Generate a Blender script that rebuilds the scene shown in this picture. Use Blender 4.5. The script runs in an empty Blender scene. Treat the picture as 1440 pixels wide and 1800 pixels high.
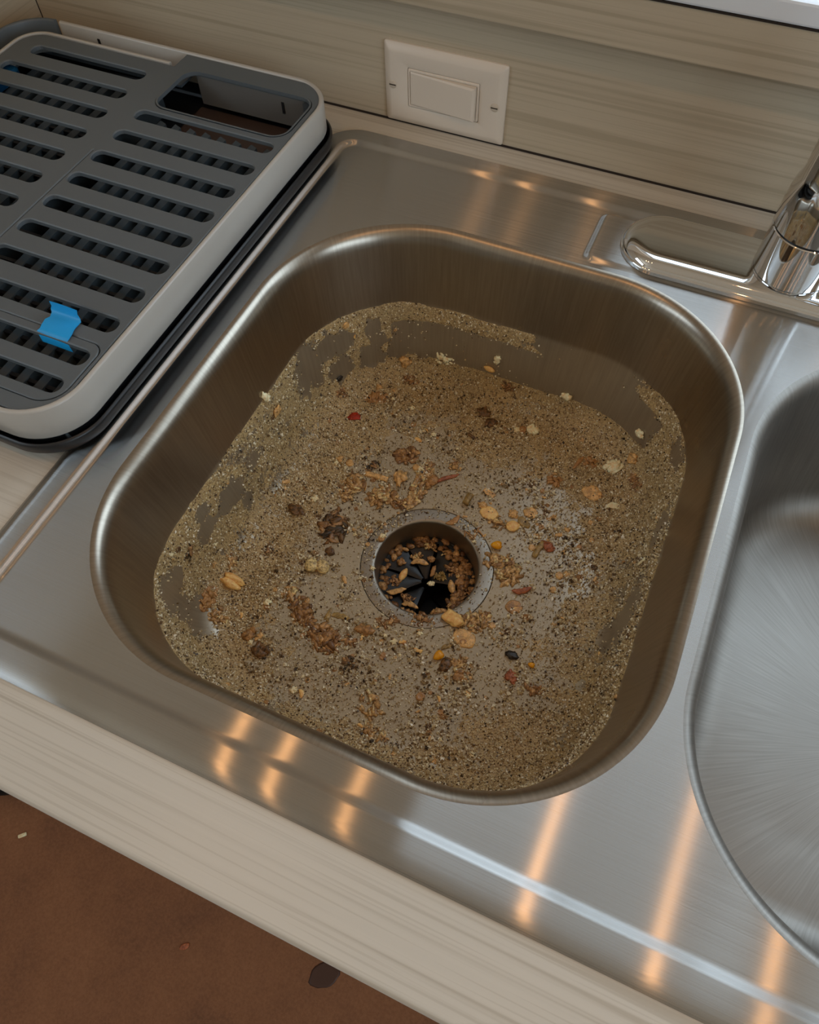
import bpy, bmesh, math, random
import numpy as np
from mathutils import Vector, Matrix
C = bpy.context.scene.collection
SC = bpy.context.scene
CZ = .91                                   # height of the counter top above the floor; shapes below are given from the counter top
# ---------------------------------------------------------------- camera
cd = bpy.data.cameras.new('camera'); cam = bpy.data.objects.new('camera', cd); C.objects.link(cam)
_r = Vector((.9138, .4058, -.0172)); _u = Vector((-.34, .7874, .5142)); _f = Vector((-.2222, .4641, -.8575))
_f.normalize(); _r = (_r-_f*_r.dot(_f)).normalized(); _u = _r.cross(_f)
cam.matrix_world = Matrix(((_r.x, _u.x, -_f.x, .2662), (_r.y, _u.y, -_f.y, -.6138), (_r.z, _u.z, -_f.z, .4146+CZ), (0, 0, 0, 1)))
cd.sensor_fit = 'VERTICAL'; cd.sensor_height = 24; cd.sensor_width = 19.2; cd.lens = 24*1317.57/1800
cd.clip_start = .01; SC.camera = cam
# ---------------------------------------------------------------- world, lamps, exposure
w = bpy.data.worlds.new('sky'); SC.world = w; w.use_nodes = True
_bg = w.node_tree.nodes['Background']; _bg.inputs[0].default_value = (.70, .855, 1, 1); _bg.inputs[1].default_value = 2.05
def bulb(x, y, z, watt, col=(1, .49, .19), rad=.011):
    l = bpy.data.lights.new('bulb', 'SPOT'); l.energy = watt; l.spot_size = math.radians(160); l.spot_blend = .3; l.color = col; l.shadow_soft_size = rad
    o = bpy.data.objects.new('bulb', l); o.location = (x, y, z+CZ); C.objects.link(o)
for _x in (-.23, -.125, .035, .395, .625, .81):           # a row of warm bulbs across the kitchen, behind the photographer
    bulb(_x, -.60, 1.10, .42)
def portal(x, y, z, sx, sz, rx, rz=0):                            # guides the daylight of the sky through a wall opening
    l = bpy.data.lights.new('portal', 'AREA'); l.shape = 'RECTANGLE'; l.size = sx; l.size_y = sz; l.cycles.is_portal = True
    o = bpy.data.objects.new('portal', l); o.location = (x, y, z+CZ); o.rotation_euler = (rx, 0, rz); C.objects.link(o)
portal(.71, .10, .43, 1.18, .56, -math.pi/2)
portal(2.64, -1.90, .90, 2.0, 1.2, -math.pi/2, -math.pi/2)  # unseen right-hand opening, added to fill the room with daylight
portal(-1.64, -2.0, 1.15, 1.8, .70, -math.pi/2, math.pi/2)  # unseen left-hand opening, added to brighten the ceiling on that side
SC.view_settings.view_transform = 'Standard'; SC.view_settings.look = 'None'
SC.view_settings.gamma = 1; SC.view_settings.use_curve_mapping = False; SC.view_settings.exposure = 0.93
SC.cycles.use_denoising = True
SC.cycles.max_bounces = 10; SC.cycles.diffuse_bounces = 5; SC.cycles.glossy_bounces = 6
SC.cycles.sample_clamp_indirect = 4.0
# ---- shape of a sink bowl: metres, counter top = 0, wall = y 0 -----------------------------------
BOWL_L = (-.030, .337, -.541, -.129, .120, .118, .110, .113)   # x0 x1 y0 y1, corner radii: back-left, back-right, front-left, front-right
BOWL_R = (.3530, .720, -.541, -.129, .118, .120, .113, .110)
DR_L = (.1525, -.3456); DR_R = (.5365, -.3456)
ZF = -.1560                                                     # floor level at its outer edge
def sdist(x, y, b):
    x0, x1, y0, y1, rbl, rbr, rfl, rfr = b
    X = x-(x0+x1)/2; Y = y-(y0+y1)/2; a = (x1-x0)/2; h = (y1-y0)/2
    r = np.where(Y > 0, np.where(X < 0, rbl, rbr), np.where(X < 0, rfl, rfr))
    qx = np.abs(X)-a+r; qy = np.abs(Y)-h+r
    return np.hypot(np.maximum(qx, 0), np.maximum(qy, 0))+np.minimum(np.maximum(qx, qy), 0)-r
# inset d from the lip outline -> height
def _prof():
    d = [-.0045, -.0030, -.0014, .0004, .0020, .0034, .0046, .0055, .0062]; z = [.0008, .00055, -.0001, -.0014, -.0032, -.0056, -.0088, -.0126, -.0175]
    for k in range(1, 9):                                       # tapered wall
        t = k/8; d.append(.0062+.0168*t); z.append(-.0175-.1065*t)
    cd, cz = d[-1], z[-1]
    for k in range(1, 11):                                      # cove
        a = np.radians(80*k/10); d.append(cd+.031*(np.sin(np.radians(9))*0+1-np.cos(a))*1.06); z.append(cz-(cz*-1*0+.0318)*np.sin(a)/np.sin(np.radians(80)))
    return np.array(d), np.array(z)
PD, PZ = _prof()
ZF = PZ[-1]; DF = PD[-1]
def height(x, y, b, dr):
    d = -sdist(x, y, b); z = np.interp(d, PD, PZ)
    rr = np.hypot(x-dr[0], y-dr[1])
    t = np.clip((d-DF)/.05, 0, 1)
    f = ZF-.0042*np.clip(1-(rr-.057)/.12, 0, 1)**1.3*t-.0012*t
    return np.where(d > DF, f, z)
# ---------------------------------------------------------------- materials
def srgb(r, g, b):
    f = lambda c: c/255/12.92 if c/255 <= .04045 else ((c/255+.055)/1.055)**2.4
    return (f(r), f(g), f(b), 1)
class NT:
    def __init__(s, name):
        s.m = bpy.data.materials.new(name); s.m.use_nodes = True; s.t = s.m.node_tree; s.b = s.t.nodes['Principled BSDF']
    def n(s, typ, **kw):
        k = s.t.nodes.new(typ)
        for a, v in kw.items():
            if a.startswith('i_'):
                k.inputs[a[2:].replace('_', ' ')].default_value = v
            else: setattr(k, a, v)
        return k
    def l(s, a, b): s.t.links.new(a, b)
    def set(s, **kw):
        for a, v in kw.items(): s.b.inputs[a.replace('_', ' ')].default_value = v
    def ramp(s, fac, stops):
        r = s.n('ShaderNodeValToRGB'); e = r.color_ramp.elements
        while len(e) < len(stops): e.new(.5)
        for k, (p, c) in zip(e, stops): k.position = p; k.color = c
        s.l(fac, r.inputs[0]); return r.outputs[0]
    def coords(s, scale, rot=(0, 0, 0), kind='Object'):
        tc = s.n('ShaderNodeTexCoord'); mp = s.n('ShaderNodeMapping')
        mp.inputs['Scale'].default_value = scale; mp.inputs['Rotation'].default_value = rot
        s.l(tc.outputs[kind], mp.inputs[0]); return mp.outputs[0]
    def noise(s, vec, scale=1, detail=3, rough=.5):
        k = s.n('ShaderNodeTexNoise'); k.inputs['Scale'].default_value = scale; k.inputs['Detail'].default_value = detail
        k.inputs['Roughness'].default_value = rough
        if vec is not None: s.l(vec, k.inputs['Vector'])
        return k.outputs['Fac']
    def mix(s, fac, a, b, blend='MIX'):
        k = s.n('ShaderNodeMix', data_type='RGBA', blend_type=blend)
        for sock, v in ((k.inputs[0], fac), (k.inputs[6], a), (k.inputs[7], b)):
            if hasattr(v, 'links') or hasattr(v, 'is_linked'): s.l(v, sock)
            else: sock.default_value = v
        return k.outputs[2]
    def bump(s, h, strength=.2, dist=.001):
        k = s.n('ShaderNodeBump'); k.inputs['Strength'].default_value = strength; k.inputs['Distance'].default_value = dist
        s.l(h, k.inputs['Height']); s.l(k.outputs[0], s.b.inputs['Normal'])
def plain(name, col, rough=.5, metal=0, bumpscale=0, bstr=.15, var=.0, **kw):
    a = NT(name); a.set(Base_Color=col, Roughness=rough, Metallic=metal, **kw)
    if var or bumpscale:
        v = a.coords((1, 1, 1))
        if var:
            n = a.noise(v, 60, 4, .6)
            dk = tuple(c*(1-var) for c in col[:3])+(1,); lt = tuple(min(1, c*(1+var)) for c in col[:3])+(1,)
            a.l(a.ramp(n, [(.3, dk), (.7, lt)]), a.b.inputs['Base Color'])
        if bumpscale: a.bump(a.noise(v, bumpscale, 3), bstr, .0006)
    return a.m
def laminate(name, scale, base, dark, rough=.38):
    a = NT(name); v = a.coords(scale)
    n1 = a.noise(v, 1, 2, .45); n2 = a.noise(v, 2.7, 1, .5); big = a.noise(v, .13, 2)
    lt = base; mid = tuple(.35*x+.65*y for x, y in zip(dark, lt))
    col = a.ramp(n1, [(.36, dark), (.43, mid), (.50, lt), (.75, tuple(min(1, c*1.05) for c in lt[:3])+(1,))])
    c2 = a.mix(a.ramp(n2, [(.36, (.45, .45, .45, 1)), (.44, (0, 0, 0, 1))]), col, dark)
    c2 = a.mix(a.ramp(big, [(.35, (.22, .22, .22, 1)), (.65, (0, 0, 0, 1))]), c2, mid)
    a.l(c2, a.b.inputs['Base Color']); a.set(Roughness=rough); a.bump(n1, .06, .0005); return a.m
LB = srgb(194, 180, 156); LD = srgb(176, 162, 138)
M = {}
M['lam_wall'] = laminate('laminate_upright', (2.2, 40, 230), LB, LD)
M['lam_side'] = laminate('laminate_side', (40, 2.2, 230), LB, LD)
M['lam_top'] = laminate('laminate_top', (2.2, 230, 40), srgb(208, 201, 188), srgb(186, 177, 162), .34)
def steel(name, col, rough, aniso, bscale, brush=.05, film=None):
    a = NT(name); a.set(Base_Color=col, Metallic=1.0, Roughness=rough, Anisotropic=aniso)
    uv = a.n('ShaderNodeUVMap'); uv.uv_map = 'brush'
    tg = a.n('ShaderNodeTangent'); tg.direction_type = 'UV_MAP'; tg.uv_map = 'brush'
    a.l(tg.outputs[0], a.b.inputs['Tangent']); a.set(Anisotropic_Rotation=.25)
    mp = a.n('ShaderNodeMapping'); mp.inputs['Scale'].default_value = bscale; a.l(uv.outputs[0], mp.inputs[0])
    n = a.noise(mp.outputs[0], 1, 3, .6); big = a.noise(a.coords((9, 9, 9)), 1, 3)
    a.l(a.mix(a.ramp(n, [(.3, (0, 0, 0, 1)), (.7, (1, 1, 1, 1))]), tuple(c*.86 for c in col[:3])+(1,), tuple(min(1, c*1.08) for c in col[:3])+(1,)), a.b.inputs['Base Color'])
    rm = a.n('ShaderNodeMapRange'); rm.inputs[1].default_value = .3; rm.inputs[2].default_value = .7
    rm.inputs[3].default_value = rough*.93; rm.inputs[4].default_value = rough*1.07; a.l(big, rm.inputs[0]); a.l(rm.outputs[0], a.b.inputs['Roughness'])
    if brush: a.bump(n, brush, .0004)
    if film is not None:
        ad = a.n('ShaderNodeMath', operation='MULTIPLY_ADD'); ad.inputs[1].default_value = .16; a.l(n, ad.inputs[0]); a.l(rm.outputs[0], ad.inputs[2])
        sb = a.n('ShaderNodeMath', operation='SUBTRACT'); sb.inputs[1].default_value = .08; a.l(ad.outputs[0], sb.inputs[0]); a.l(sb.outputs[0], a.b.inputs['Roughness'])                                        # strongly brushed: long thin highlights across the grain
        g = a.n('ShaderNodeBsdfAnisotropic'); g.inputs['Anisotropy'].default_value = film
        for k in ('Roughness', 'Tangent'): a.l(a.b.inputs[k].links[0].from_socket, g.inputs[k])
        a.l(a.b.inputs['Base Color'].links[0].from_socket, g.inputs['Color'])
        a.l(g.outputs[0], a.t.nodes['Material Output'].inputs['Surface'])
    return a.m
M['deck'] = steel('brushed_steel', (.55, .535, .51, 1), .23, .0, (3, 1900, 1), 0, .86)
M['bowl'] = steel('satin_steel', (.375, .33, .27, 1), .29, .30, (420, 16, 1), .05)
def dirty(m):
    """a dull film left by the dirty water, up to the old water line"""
    a = NT.__new__(NT); a.m = m.copy(); a.m.name = 'dirty_lit_satin_steel'; a.t = a.m.node_tree; a.b = a.t.nodes['Principled BSDF']
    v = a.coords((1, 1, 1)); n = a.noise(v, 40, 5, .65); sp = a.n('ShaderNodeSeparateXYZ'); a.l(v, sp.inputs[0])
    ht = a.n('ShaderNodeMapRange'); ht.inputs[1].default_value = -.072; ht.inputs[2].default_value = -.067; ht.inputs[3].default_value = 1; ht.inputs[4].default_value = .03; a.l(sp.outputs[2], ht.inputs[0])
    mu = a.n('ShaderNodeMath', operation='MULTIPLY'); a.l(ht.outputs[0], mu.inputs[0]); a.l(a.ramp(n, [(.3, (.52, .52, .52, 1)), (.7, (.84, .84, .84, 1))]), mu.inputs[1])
    lo = a.n('ShaderNodeMapRange'); lo.inputs[1].default_value = -.153; lo.inputs[2].default_value = -.142; lo.inputs[3].default_value = 1; lo.inputs[4].default_value = .34; a.l(sp.outputs[2], lo.inputs[0])  # light painted in: bare floor toned bright, bare walls left dark
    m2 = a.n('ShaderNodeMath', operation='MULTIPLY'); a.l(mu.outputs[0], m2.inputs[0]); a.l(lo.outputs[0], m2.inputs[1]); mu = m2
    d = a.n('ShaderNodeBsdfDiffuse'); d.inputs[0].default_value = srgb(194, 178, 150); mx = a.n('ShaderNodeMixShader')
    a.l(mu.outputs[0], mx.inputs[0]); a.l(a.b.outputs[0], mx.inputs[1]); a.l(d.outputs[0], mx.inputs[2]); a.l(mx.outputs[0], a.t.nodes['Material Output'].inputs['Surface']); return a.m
M['bowl_dirty_lit'] = dirty(M['bowl'])
M['bowl'] = steel('satin_steel_clean', (.33, .31, .28, 1), .46, .25, (420, 16, 1), .04)
M['chrome'] = plain('chrome', (.78, .79, .80, 1), .04, 1)
M['flange'] = plain('drain_steel', (.36, .32, .265, 1), .46, 1, 500, .12)
M['rubber'] = plain('black_rubber', (.004, .004, .0045, 1), .42, 0, 120, .2)
M['pit'] = plain('drain_pit', (.002, .002, .002, 1), .6)
M['white_plate'] = plain('warm_white_plastic', srgb(224, 212, 196), .36)
M['slot_dark'] = plain('screw_slot', srgb(60, 48, 36), .6)
M['screw'] = plain('painted_screw', srgb(206, 192, 172), .35)
M['rack_grey'] = plain('rack_grey_plastic', srgb(94, 101, 105), .46, 0, 900, .04)
M['rack_dark'] = plain('rack_dark_plastic', srgb(74, 82, 86), .42)
M['rack_black'] = plain('rack_black_plastic', srgb(26, 27, 29), .38)
M['rack_white'] = plain('rack_pale_band', srgb(184, 180, 172), .30)
M['blue'] = plain('blue_tape', srgb(28, 166, 238), .45, 0, 500, .05)
M['blue_dark'] = plain('blue_plastic', srgb(16, 84, 130), .4)
M['paint'] = plain('wall_paint', srgb(214, 198, 176), .7)
M['added_panel'] = plain('added_brown_panel', srgb(104, 84, 66), .6)
M['bin_wall'] = plain('bin_grey_plastic', srgb(106, 104, 100), .4)
M['bin_floor'] = plain('bin_brown_floor', srgb(70, 56, 50), .5)
M['ceil'] = plain('ceiling_paint', srgb(238, 218, 190), .8)
M['sill'] = plain('white_sill', srgb(232, 236, 240), .35)
M['joint'] = plain('dark_joint', srgb(40, 30, 22), .8)
def paper():
    a = NT('brown_paper'); v = a.coords((1, 1, 1)); n = a.noise(v, 9, 6, .65); m = a.noise(v, 260, 3, .6)
    c = a.ramp(n, [(.3, srgb(126, 82, 52)), (.5, srgb(144, 95, 60)), (.75, srgb(160, 108, 70))])
    a.l(a.mix(.25, c, a.ramp(m, [(.35, srgb(84, 52, 34)), (.65, srgb(150, 104, 76))])), a.b.inputs['Base Color']); a.set(Roughness=.75)
    a.bump(m, .25, .001); return a.m
M['paper'] = paper()
F_STAIN = plain('damp_paper', srgb(74, 46, 34), .5)
def sludge_mat():
    a = NT('wet_sludge'); v = a.coords((1, 1, 1)); n = a.noise(v, 26, 5, .62); g = a.noise(v, 700, 3, .7); k = a.noise(v, 300, 2, .6)
    c = a.ramp(n, [(.30, srgb(153, 133, 99)), (.5, srgb(181, 153, 110)), (.7, srgb(202, 166, 112))])
    c = a.mix(.55, c, a.ramp(g, [(.32, srgb(94, 74, 47)), (.44, srgb(161, 135, 92)), (.58, srgb(215, 184, 126)), (.70, srgb(234, 226, 172))]))
    c = a.mix(a.ramp(k, [(.60, (0, 0, 0, 1)), (.68, (.6, .6, .6, 1))]), c, srgb(103, 66, 31))
    a.l(c, a.b.inputs['Base Color']); a.set(Roughness=.42); a.bump(g, .7, .0012); return a.m
M['sludge'] = sludge_mat()
def grain_mat(name, stops, rough=.4):
    a = NT(name); gi = a.n('ShaderNodeNewGeometry'); a.l(a.ramp(gi.outputs['Random Per Island'], stops), a.b.inputs['Base Color'])
    a.set(Roughness=rough); return a.m
M['grain'] = grain_mat('mixed_grains', [(0, srgb(46, 34, 22)), (.10, srgb(96, 72, 44)), (.32, srgb(160, 134, 92)), (.56, srgb(198, 174, 128)), (.78, srgb(230, 216, 178)), (1, srgb(248, 240, 220))])
def food(name, a_, b_, rough=.35):
    a = NT(name); v = a.coords((1, 1, 1)); n = a.noise(v, 320, 4, .65); f = a.noise(v, 1400, 2)
    a.l(a.ramp(n, [(.32, a_), (.62, b_)]), a.b.inputs['Base Color']); a.set(Roughness=rough, Subsurface_Weight=.0); a.bump(f, .5, .0006); return a.m
def mush(name, stops):
    a = NT(name); gi = a.n('ShaderNodeNewGeometry'); v = a.coords((1, 1, 1)); n = a.noise(v, 420, 4, .65)
    c = a.ramp(gi.outputs['Random Per Island'], stops); a.l(a.mix(a.ramp(n, [(.4, (0, 0, 0, 1)), (.62, (.75, .75, .75, 1))]), c, srgb(92, 62, 36)), a.b.inputs['Base Color'])
    a.set(Roughness=.33); a.bump(n, .5, .0008); return a.m
MU = {'tan': mush('mush_tan', [(0, srgb(151, 107, 62)), (.4, srgb(211, 163, 101)), (.75, srgb(241, 195, 128)), (1, srgb(252, 240, 174))]),
      'brown': mush('mush_brown', [(0, srgb(102, 67, 37)), (.4, srgb(165, 118, 70)), (.75, srgb(203, 152, 93)), (1, srgb(249, 197, 131))]),
      'dark': mush('mush_dark', [(0, srgb(29, 28, 22)), (.35, srgb(65, 57, 39)), (.6, srgb(149, 107, 65)), (1, srgb(217, 168, 111))])}
F = {'tan': food('food_tan', srgb(159, 118, 70), srgb(247, 195, 123)), 'brown': food('food_brown', srgb(111, 75, 42), srgb(203, 152, 93)),
     'dark': food('food_dark', srgb(34, 28, 17), srgb(140, 99, 57)), 'pale': food('food_pale', srgb(243, 203, 141), srgb(252, 252, 214)),
     'orange': food('food_orange', srgb(146, 100, 56), srgb(198, 148, 90)), 'olive': food('food_olive', srgb(108, 86, 39), srgb(182, 146, 82)),
     'yellow': food('corn_yellow', srgb(224, 140, 10), srgb(244, 176, 24), .18), 'red': food('pepper_red', srgb(124, 28, 12), srgb(190, 52, 22)),
     'black': food('food_black', srgb(18, 14, 11), srgb(50, 39, 27)), 'seed': food('food_seed', srgb(230, 160, 88), srgb(252, 213, 133)),
     'reddish': food('food_reddish', srgb(113, 55, 31), srgb(190, 110, 68))}
# ---------------------------------------------------------------- object helpers
ORG = {}
def thing(name, label, cat, org, group=None):
    o = bpy.data.objects.new(name, None); o.empty_display_size = .02; C.objects.link(o)
    o.location = (org[0], org[1], org[2]+CZ); o['label'] = label; o['category'] = cat
    if group: o['group'] = group
    ORG[o.name] = Vector(org); return o
def tag(o, label, cat, group=None, kind=None):
    o['label'] = label; o['category'] = cat
    if group: o['group'] = group
    if kind: o['kind'] = kind
    return o
def mesh_from(name, verts, faces, mat, smooth=True):
    me = bpy.data.meshes.new(name); me.from_pydata([tuple(v) for v in verts], [], [tuple(f) for f in faces]); me.materials.append(mat)
    if smooth: me.polygons.foreach_set('use_smooth', [True]*len(me.polygons))
    return me
def put(name, me, parent=None, org=(0, 0, 0), kind=None, auto=None):
    """links a mesh whose vertices are in counter coordinates; top level gets its origin at org"""
    o = bpy.data.objects.new(name, me); C.objects.link(o)
    if parent is not None:
        p = parent
        while p.name not in ORG and p.parent: p = p.parent
        g = ORG[p.name]; me.transform(Matrix.Translation(-g)); o.parent = parent
    else:
        g = Vector(org); me.transform(Matrix.Translation(-g)); o.location = (g.x, g.y, g.z+CZ); ORG[o.name] = g
    if kind: o['kind'] = kind
    return o
def ob(name, verts, faces, mat, parent=None, org=(0, 0, 0), smooth=False, kind=None, sharp=None):
    me = mesh_from(name, verts, faces, mat, smooth)
    bm = bmesh.new(); bm.from_mesh(me); bmesh.ops.recalc_face_normals(bm, faces=bm.faces[:])
    if sharp is not None:
        for e in bm.edges:
            if len(e.link_faces) == 2 and e.calc_face_angle(0) > sharp: e.smooth = False
    bm.to_mesh(me); bm.free()
    return put(name, me, parent, org, kind)
class MB:
    def __init__(s): s.v = []; s.f = []
    def add(s, v, f): b = len(s.v); s.v += [tuple(q) for q in v]; s.f += [tuple(i+b for i in q) for q in f]; return s
    def box(s, x0, x1, y0, y1, z0, z1):
        return s.add([(x0, y0, z0), (x1, y0, z0), (x1, y1, z0), (x0, y1, z0), (x0, y0, z1), (x1, y0, z1), (x1, y1, z1), (x0, y1, z1)],
                     [(0, 3, 2, 1), (4, 5, 6, 7), (0, 1, 5, 4), (1, 2, 6, 5), (2, 3, 7, 6), (3, 0, 4, 7)])
    def rings(s, rings, cap0=False, cap1=False, closed=True):
        n = len(rings[0]); b = len(s.v)
        for r in rings: s.v += [tuple(q) for q in r]
        for k in range(len(rings)-1):
            for i in range(n if closed else n-1):
                j = (i+1) % n; s.f.append((b+k*n+i, b+k*n+j, b+(k+1)*n+j, b+(k+1)*n+i))
        if cap0: s.f.append(tuple(b+i for i in range(n-1, -1, -1)))
        if cap1: s.f.append(tuple(b+(len(rings)-1)*n+i for i in range(n)))
        return s
    def lathe(s, cx, cy, prof, n=48, cap0=False, cap1=False):
        return s.rings([[(cx+r*math.cos(2*math.pi*i/n), cy+r*math.sin(2*math.pi*i/n), z) for i in range(n)] for r, z in prof], cap0, cap1)
    def tube(s, pts, rad, n=16):
        P = [Vector(q) for q in pts]; rs = []; rad = rad if hasattr(rad, '__len__') else [rad]*len(P); up = None
        for k, q in enumerate(P):
            t = (P[min(k+1, len(P)-1)]-P[max(k-1, 0)]).normalized()
            if up is None: up = t.orthogonal().normalized()
            up = (up-t*up.dot(t)).normalized(); sd = t.cross(up)
            rs.append([q+(up*math.cos(2*math.pi*i/n)+sd*math.sin(2*math.pi*i/n))*rad[k] for i in range(n)])
        return s.rings(rs, True, True)
    def out(s, name, mat, parent=None, org=(0, 0, 0), smooth=True, kind=None, sharp=.6):
        return ob(name, s.v, s.f, mat, parent, org, smooth, kind, sharp)
def bevel(o, wdt=.001, seg=2):
    b = o.modifiers.new('bevel', 'BEVEL'); b.width = wdt; b.segments = seg; b.limit_method = 'ANGLE'; return o
def rrect(x0, x1, y0, y1, r, n=8, z=None):
    """rounded rectangle, counter-clockwise; r one radius or (bl, br, tr, tl)"""
    rs = r if hasattr(r, '__len__') else (r,)*4; out = []
    for (cx, cy, a0, q) in ((x0+rs[0], y0+rs[0], 180, rs[0]), (x1-rs[1], y0+rs[1], 270, rs[1]), (x1-rs[2], y1-rs[2], 0, rs[2]), (x0+rs[3], y1-rs[3], 90, rs[3])):
        for k in range(n+1):
            a = math.radians(a0+90*k/n); out.append((cx+q*math.cos(a), cy+q*math.sin(a)))
    return [p if z is None else (p[0], p[1], z) for p in out]
def inset(x0, x1, y0, y1, r, d, z, n=8):
    rs = r if hasattr(r, '__len__') else (r,)*4
    return rrect(x0+d, x1-d, y0+d, y1-d, tuple(max(q-d, .0002) for q in rs), n, z)
def holed(name, outer, holes, z0, z1, mat, parent, ch=.0008, och=.0006):
    """a plate with holes, chamfered at the top edge of every hole"""
    bm = bmesh.new()
    def ring(pts, z): return [bm.verts.new((q[0], q[1], z)) for q in pts]
    def wall(a, b):
        for i in range(len(a)):
            j = (i+1) % len(a); f = bm.faces.new((a[i], a[j], b[j], b[i]))
    def off(pts, d):
        n = len(pts); o = []
        for i in range(n):
            a, b, c = Vector(pts[i-1]), Vector(pts[i]), Vector(pts[(i+1) % n])
            t = (c-a).normalized(); o.append((b.x+t.y*d, b.y-t.x*d))
        return o
    top, bot = [], []
    def edges(r): return [bm.edges.get((r[i], r[(i+1) % len(r)])) or bm.edges.new((r[i], r[(i+1) % len(r)])) for i in range(len(r))]
    for k, pts in enumerate([outer]+holes):
        d = -och if k == 0 else ch
        a = ring(off(pts, d), z1); b = ring(pts, z1-abs(d)); c = ring(pts, z0)
        wall(a, b); wall(b, c); top += edges(a); bot += edges(c)
    nf = len(bm.faces); bm.faces.ensure_lookup_table()
    bmesh.ops.triangle_fill(bm, use_beauty=True, use_dissolve=False, edges=top)
    bmesh.ops.triangle_fill(bm, use_beauty=True, use_dissolve=False, edges=bot)
    bmesh.ops.recalc_face_normals(bm, faces=bm.faces[:])
    me = bpy.data.meshes.new(name); bm.to_mesh(me); bm.free(); me.materials.append(mat)
    return put(name, me, parent)
def lerp(a, b, t): return a+(b-a)*t
# ---------------------------------------------------------------- room shell
def struct(name, mb, mat, **k): return mb.out(name, mat, None, kind='structure', smooth=False, **k)
struct('floor', MB().box(-1.6, 2.6, -3.2, .12, -.93, -.91), M['paper'])
struct('ceiling', MB().box(-1.6, 2.6, -3.2, .12, 1.75, 1.79), M['ceil'])
WX0, WX1, WZ0, WZ1 = .12, 1.30, .1445, .71         # window opening in the wall behind the sink
wb = MB().box(-1.6, 2.6, .0, .10, -.91, .1445).box(-1.6, WX0, .0, .10, .1445, 1.75).box(WX1, 2.6, .0, .10, .1445, 1.75).box(WX0, WX1, .0, .10, WZ1, 1.75)
struct('wall_back', wb, M['paint'])
struct('wall_left', MB().box(-1.64, -1.60, -3.2, -2.9, -.91, 1.75).box(-1.64, -1.60, -1.1, .12, -.91, 1.75).box(-1.64, -1.60, -2.9, -1.1, -.91, .80).box(-1.64, -1.60, -2.9, -1.1, 1.50, 1.75), M['paint'])  # gap put in to throw daylight on the left of the ceiling
struct('wall_right', MB().box(2.60, 2.64, -3.2, -2.9, -.91, 1.75).box(2.60, 2.64, -.9, .12, -.91, 1.75).box(2.60, 2.64, -2.9, -.9, -.91, .30).box(2.60, 2.64, -2.9, -.9, 1.50, 1.75), M['paint'])  # gap added as a source of neutral fill daylight
struct('wall_front', MB().box(-1.6, 2.6, -3.24, -3.20, -.91, 1.75), M['paint'])
struct('unseen_dark_panel', MB().box(-1.6, 2.6, -3.195, -3.15, -.91, .64), M['added_panel'])  # unseen dark panel, added so the front rim has something dark to reflect
wf = MB()
for a in (WX0+.03, (WX0+WX1)/2, WX1-.03): wf.box(a-.025, a+.025, .055, .085, WZ0, WZ1)
for a in (WZ0+.05, WZ1-.03): wf.box(WX0, WX1, .056, .084, a-.025, a+.025)
wn = struct('window_1', wf, M['sill'])
sl = ob('window_sill', MB().box(-.60, 1.6, -.0205, .055, .1473, .1620).v, MB().box(0, 1, 0, 1, 0, 1).f, M['sill'], wn)
bevel(sl, .002)
# backsplash panels and the trim board above them: laminate, dark caulk lines between
bs = struct('wall_panel_back', MB().box(-.4310, 1.6, -.0012, -.0002, .0012, .114), M['lam_wall'])
side = struct('wall_panel_left', MB().box(-.4500, -.4312, -.625, -.0002, .0012, .1464), M['lam_side'])
tr = struct('trim_1', MB().box(-.4310, 1.6, -.0200, -.0013, .1107, .1464), M['lam_wall'])
bevel(tr, .0012)
struct('trim_2', MB().box(-.4310, 1.6, -.0026, -.0004, -.0005, .0014), M['joint'])
struct('trim_3', MB().box(-.4310, 1.6, -.0204, -.0020, .1462, .1474), M['joint'])
struct('trim_4', MB().box(-.4314, -.4304, -.0018, -.0010, .0012, .1107), M['joint'])
# ---------------------------------------------------------------- counter and cabinet
CT = thing('countertop', 'cream wood grain laminate countertop around the steel sink', 'countertop', (.5, -.32, -.038))
HX0, HX1, HY0, HY1 = -.060, .745, -.568, -.046                      # the cut-out the sink drops into
bm_o = rrect(-.4310, 1.6, -.6310, -.0004, (.0005, .0005, .0005, .0005), 1)
holed('worktop', bm_o, [rrect(HX0, HX1, HY0, HY1, .02, 6)], -.038, 0, M['lam_top'], CT, och=.00003)
nose = MB()
nose.rings([[(x, -.6310-.0025*math.sin(math.radians(a)), -.0025+.0025*math.cos(math.radians(a))) for a in range(0, 91, 15)]+[(x, -.6335, -.0355), (x, -.631, -.038), (x, -.6305, -.02)] for x in (-.4310, 1.6)], True, True)
nose.out('front_edge', M['lam_top'], CT)
CB = thing('base_cabinet', 'cream base cabinet under the countertop', 'cabinet', (.5, -.32, -.91))
ob('carcass', MB().box(-.4310, 1.6, -.560, -.005, -.81, -.30).box(-.4310, 1.6, -.560, -.5400, -.30, -.0385).box(-.4310, -.41, -.54, -.005, -.30, -.0385).box(1.58, 1.6, -.54, -.005, -.30, -.0385).v, sum([[tuple(i+8*k for i in f) for f in MB().box(0, 1, 0, 1, 0, 1).f] for k in range(4)], []), M['lam_wall'], CB)
ob('toe_kick', MB().box(-.4310, 1.6, -.50, -.01, -.91, -.811).v, MB().box(0, 1, 0, 1, 0, 1).f, M['rack_black'], CB)
for k in range(4):
    x = -.425+k*.505; d = ob('door', MB().box(x, x+.497, -.579, -.561, -.80, -.05).v, MB().box(0, 1, 0, 1, 0, 1).f, M['lam_wall'], CB); bevel(d, .002)
    MB().tube([(x+.44, -.579, -.12), (x+.44, -.60, -.12), (x+.44, -.60, -.24), (x+.44, -.579, -.24)], .005, 10).out('handle', M['chrome'], d)
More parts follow.
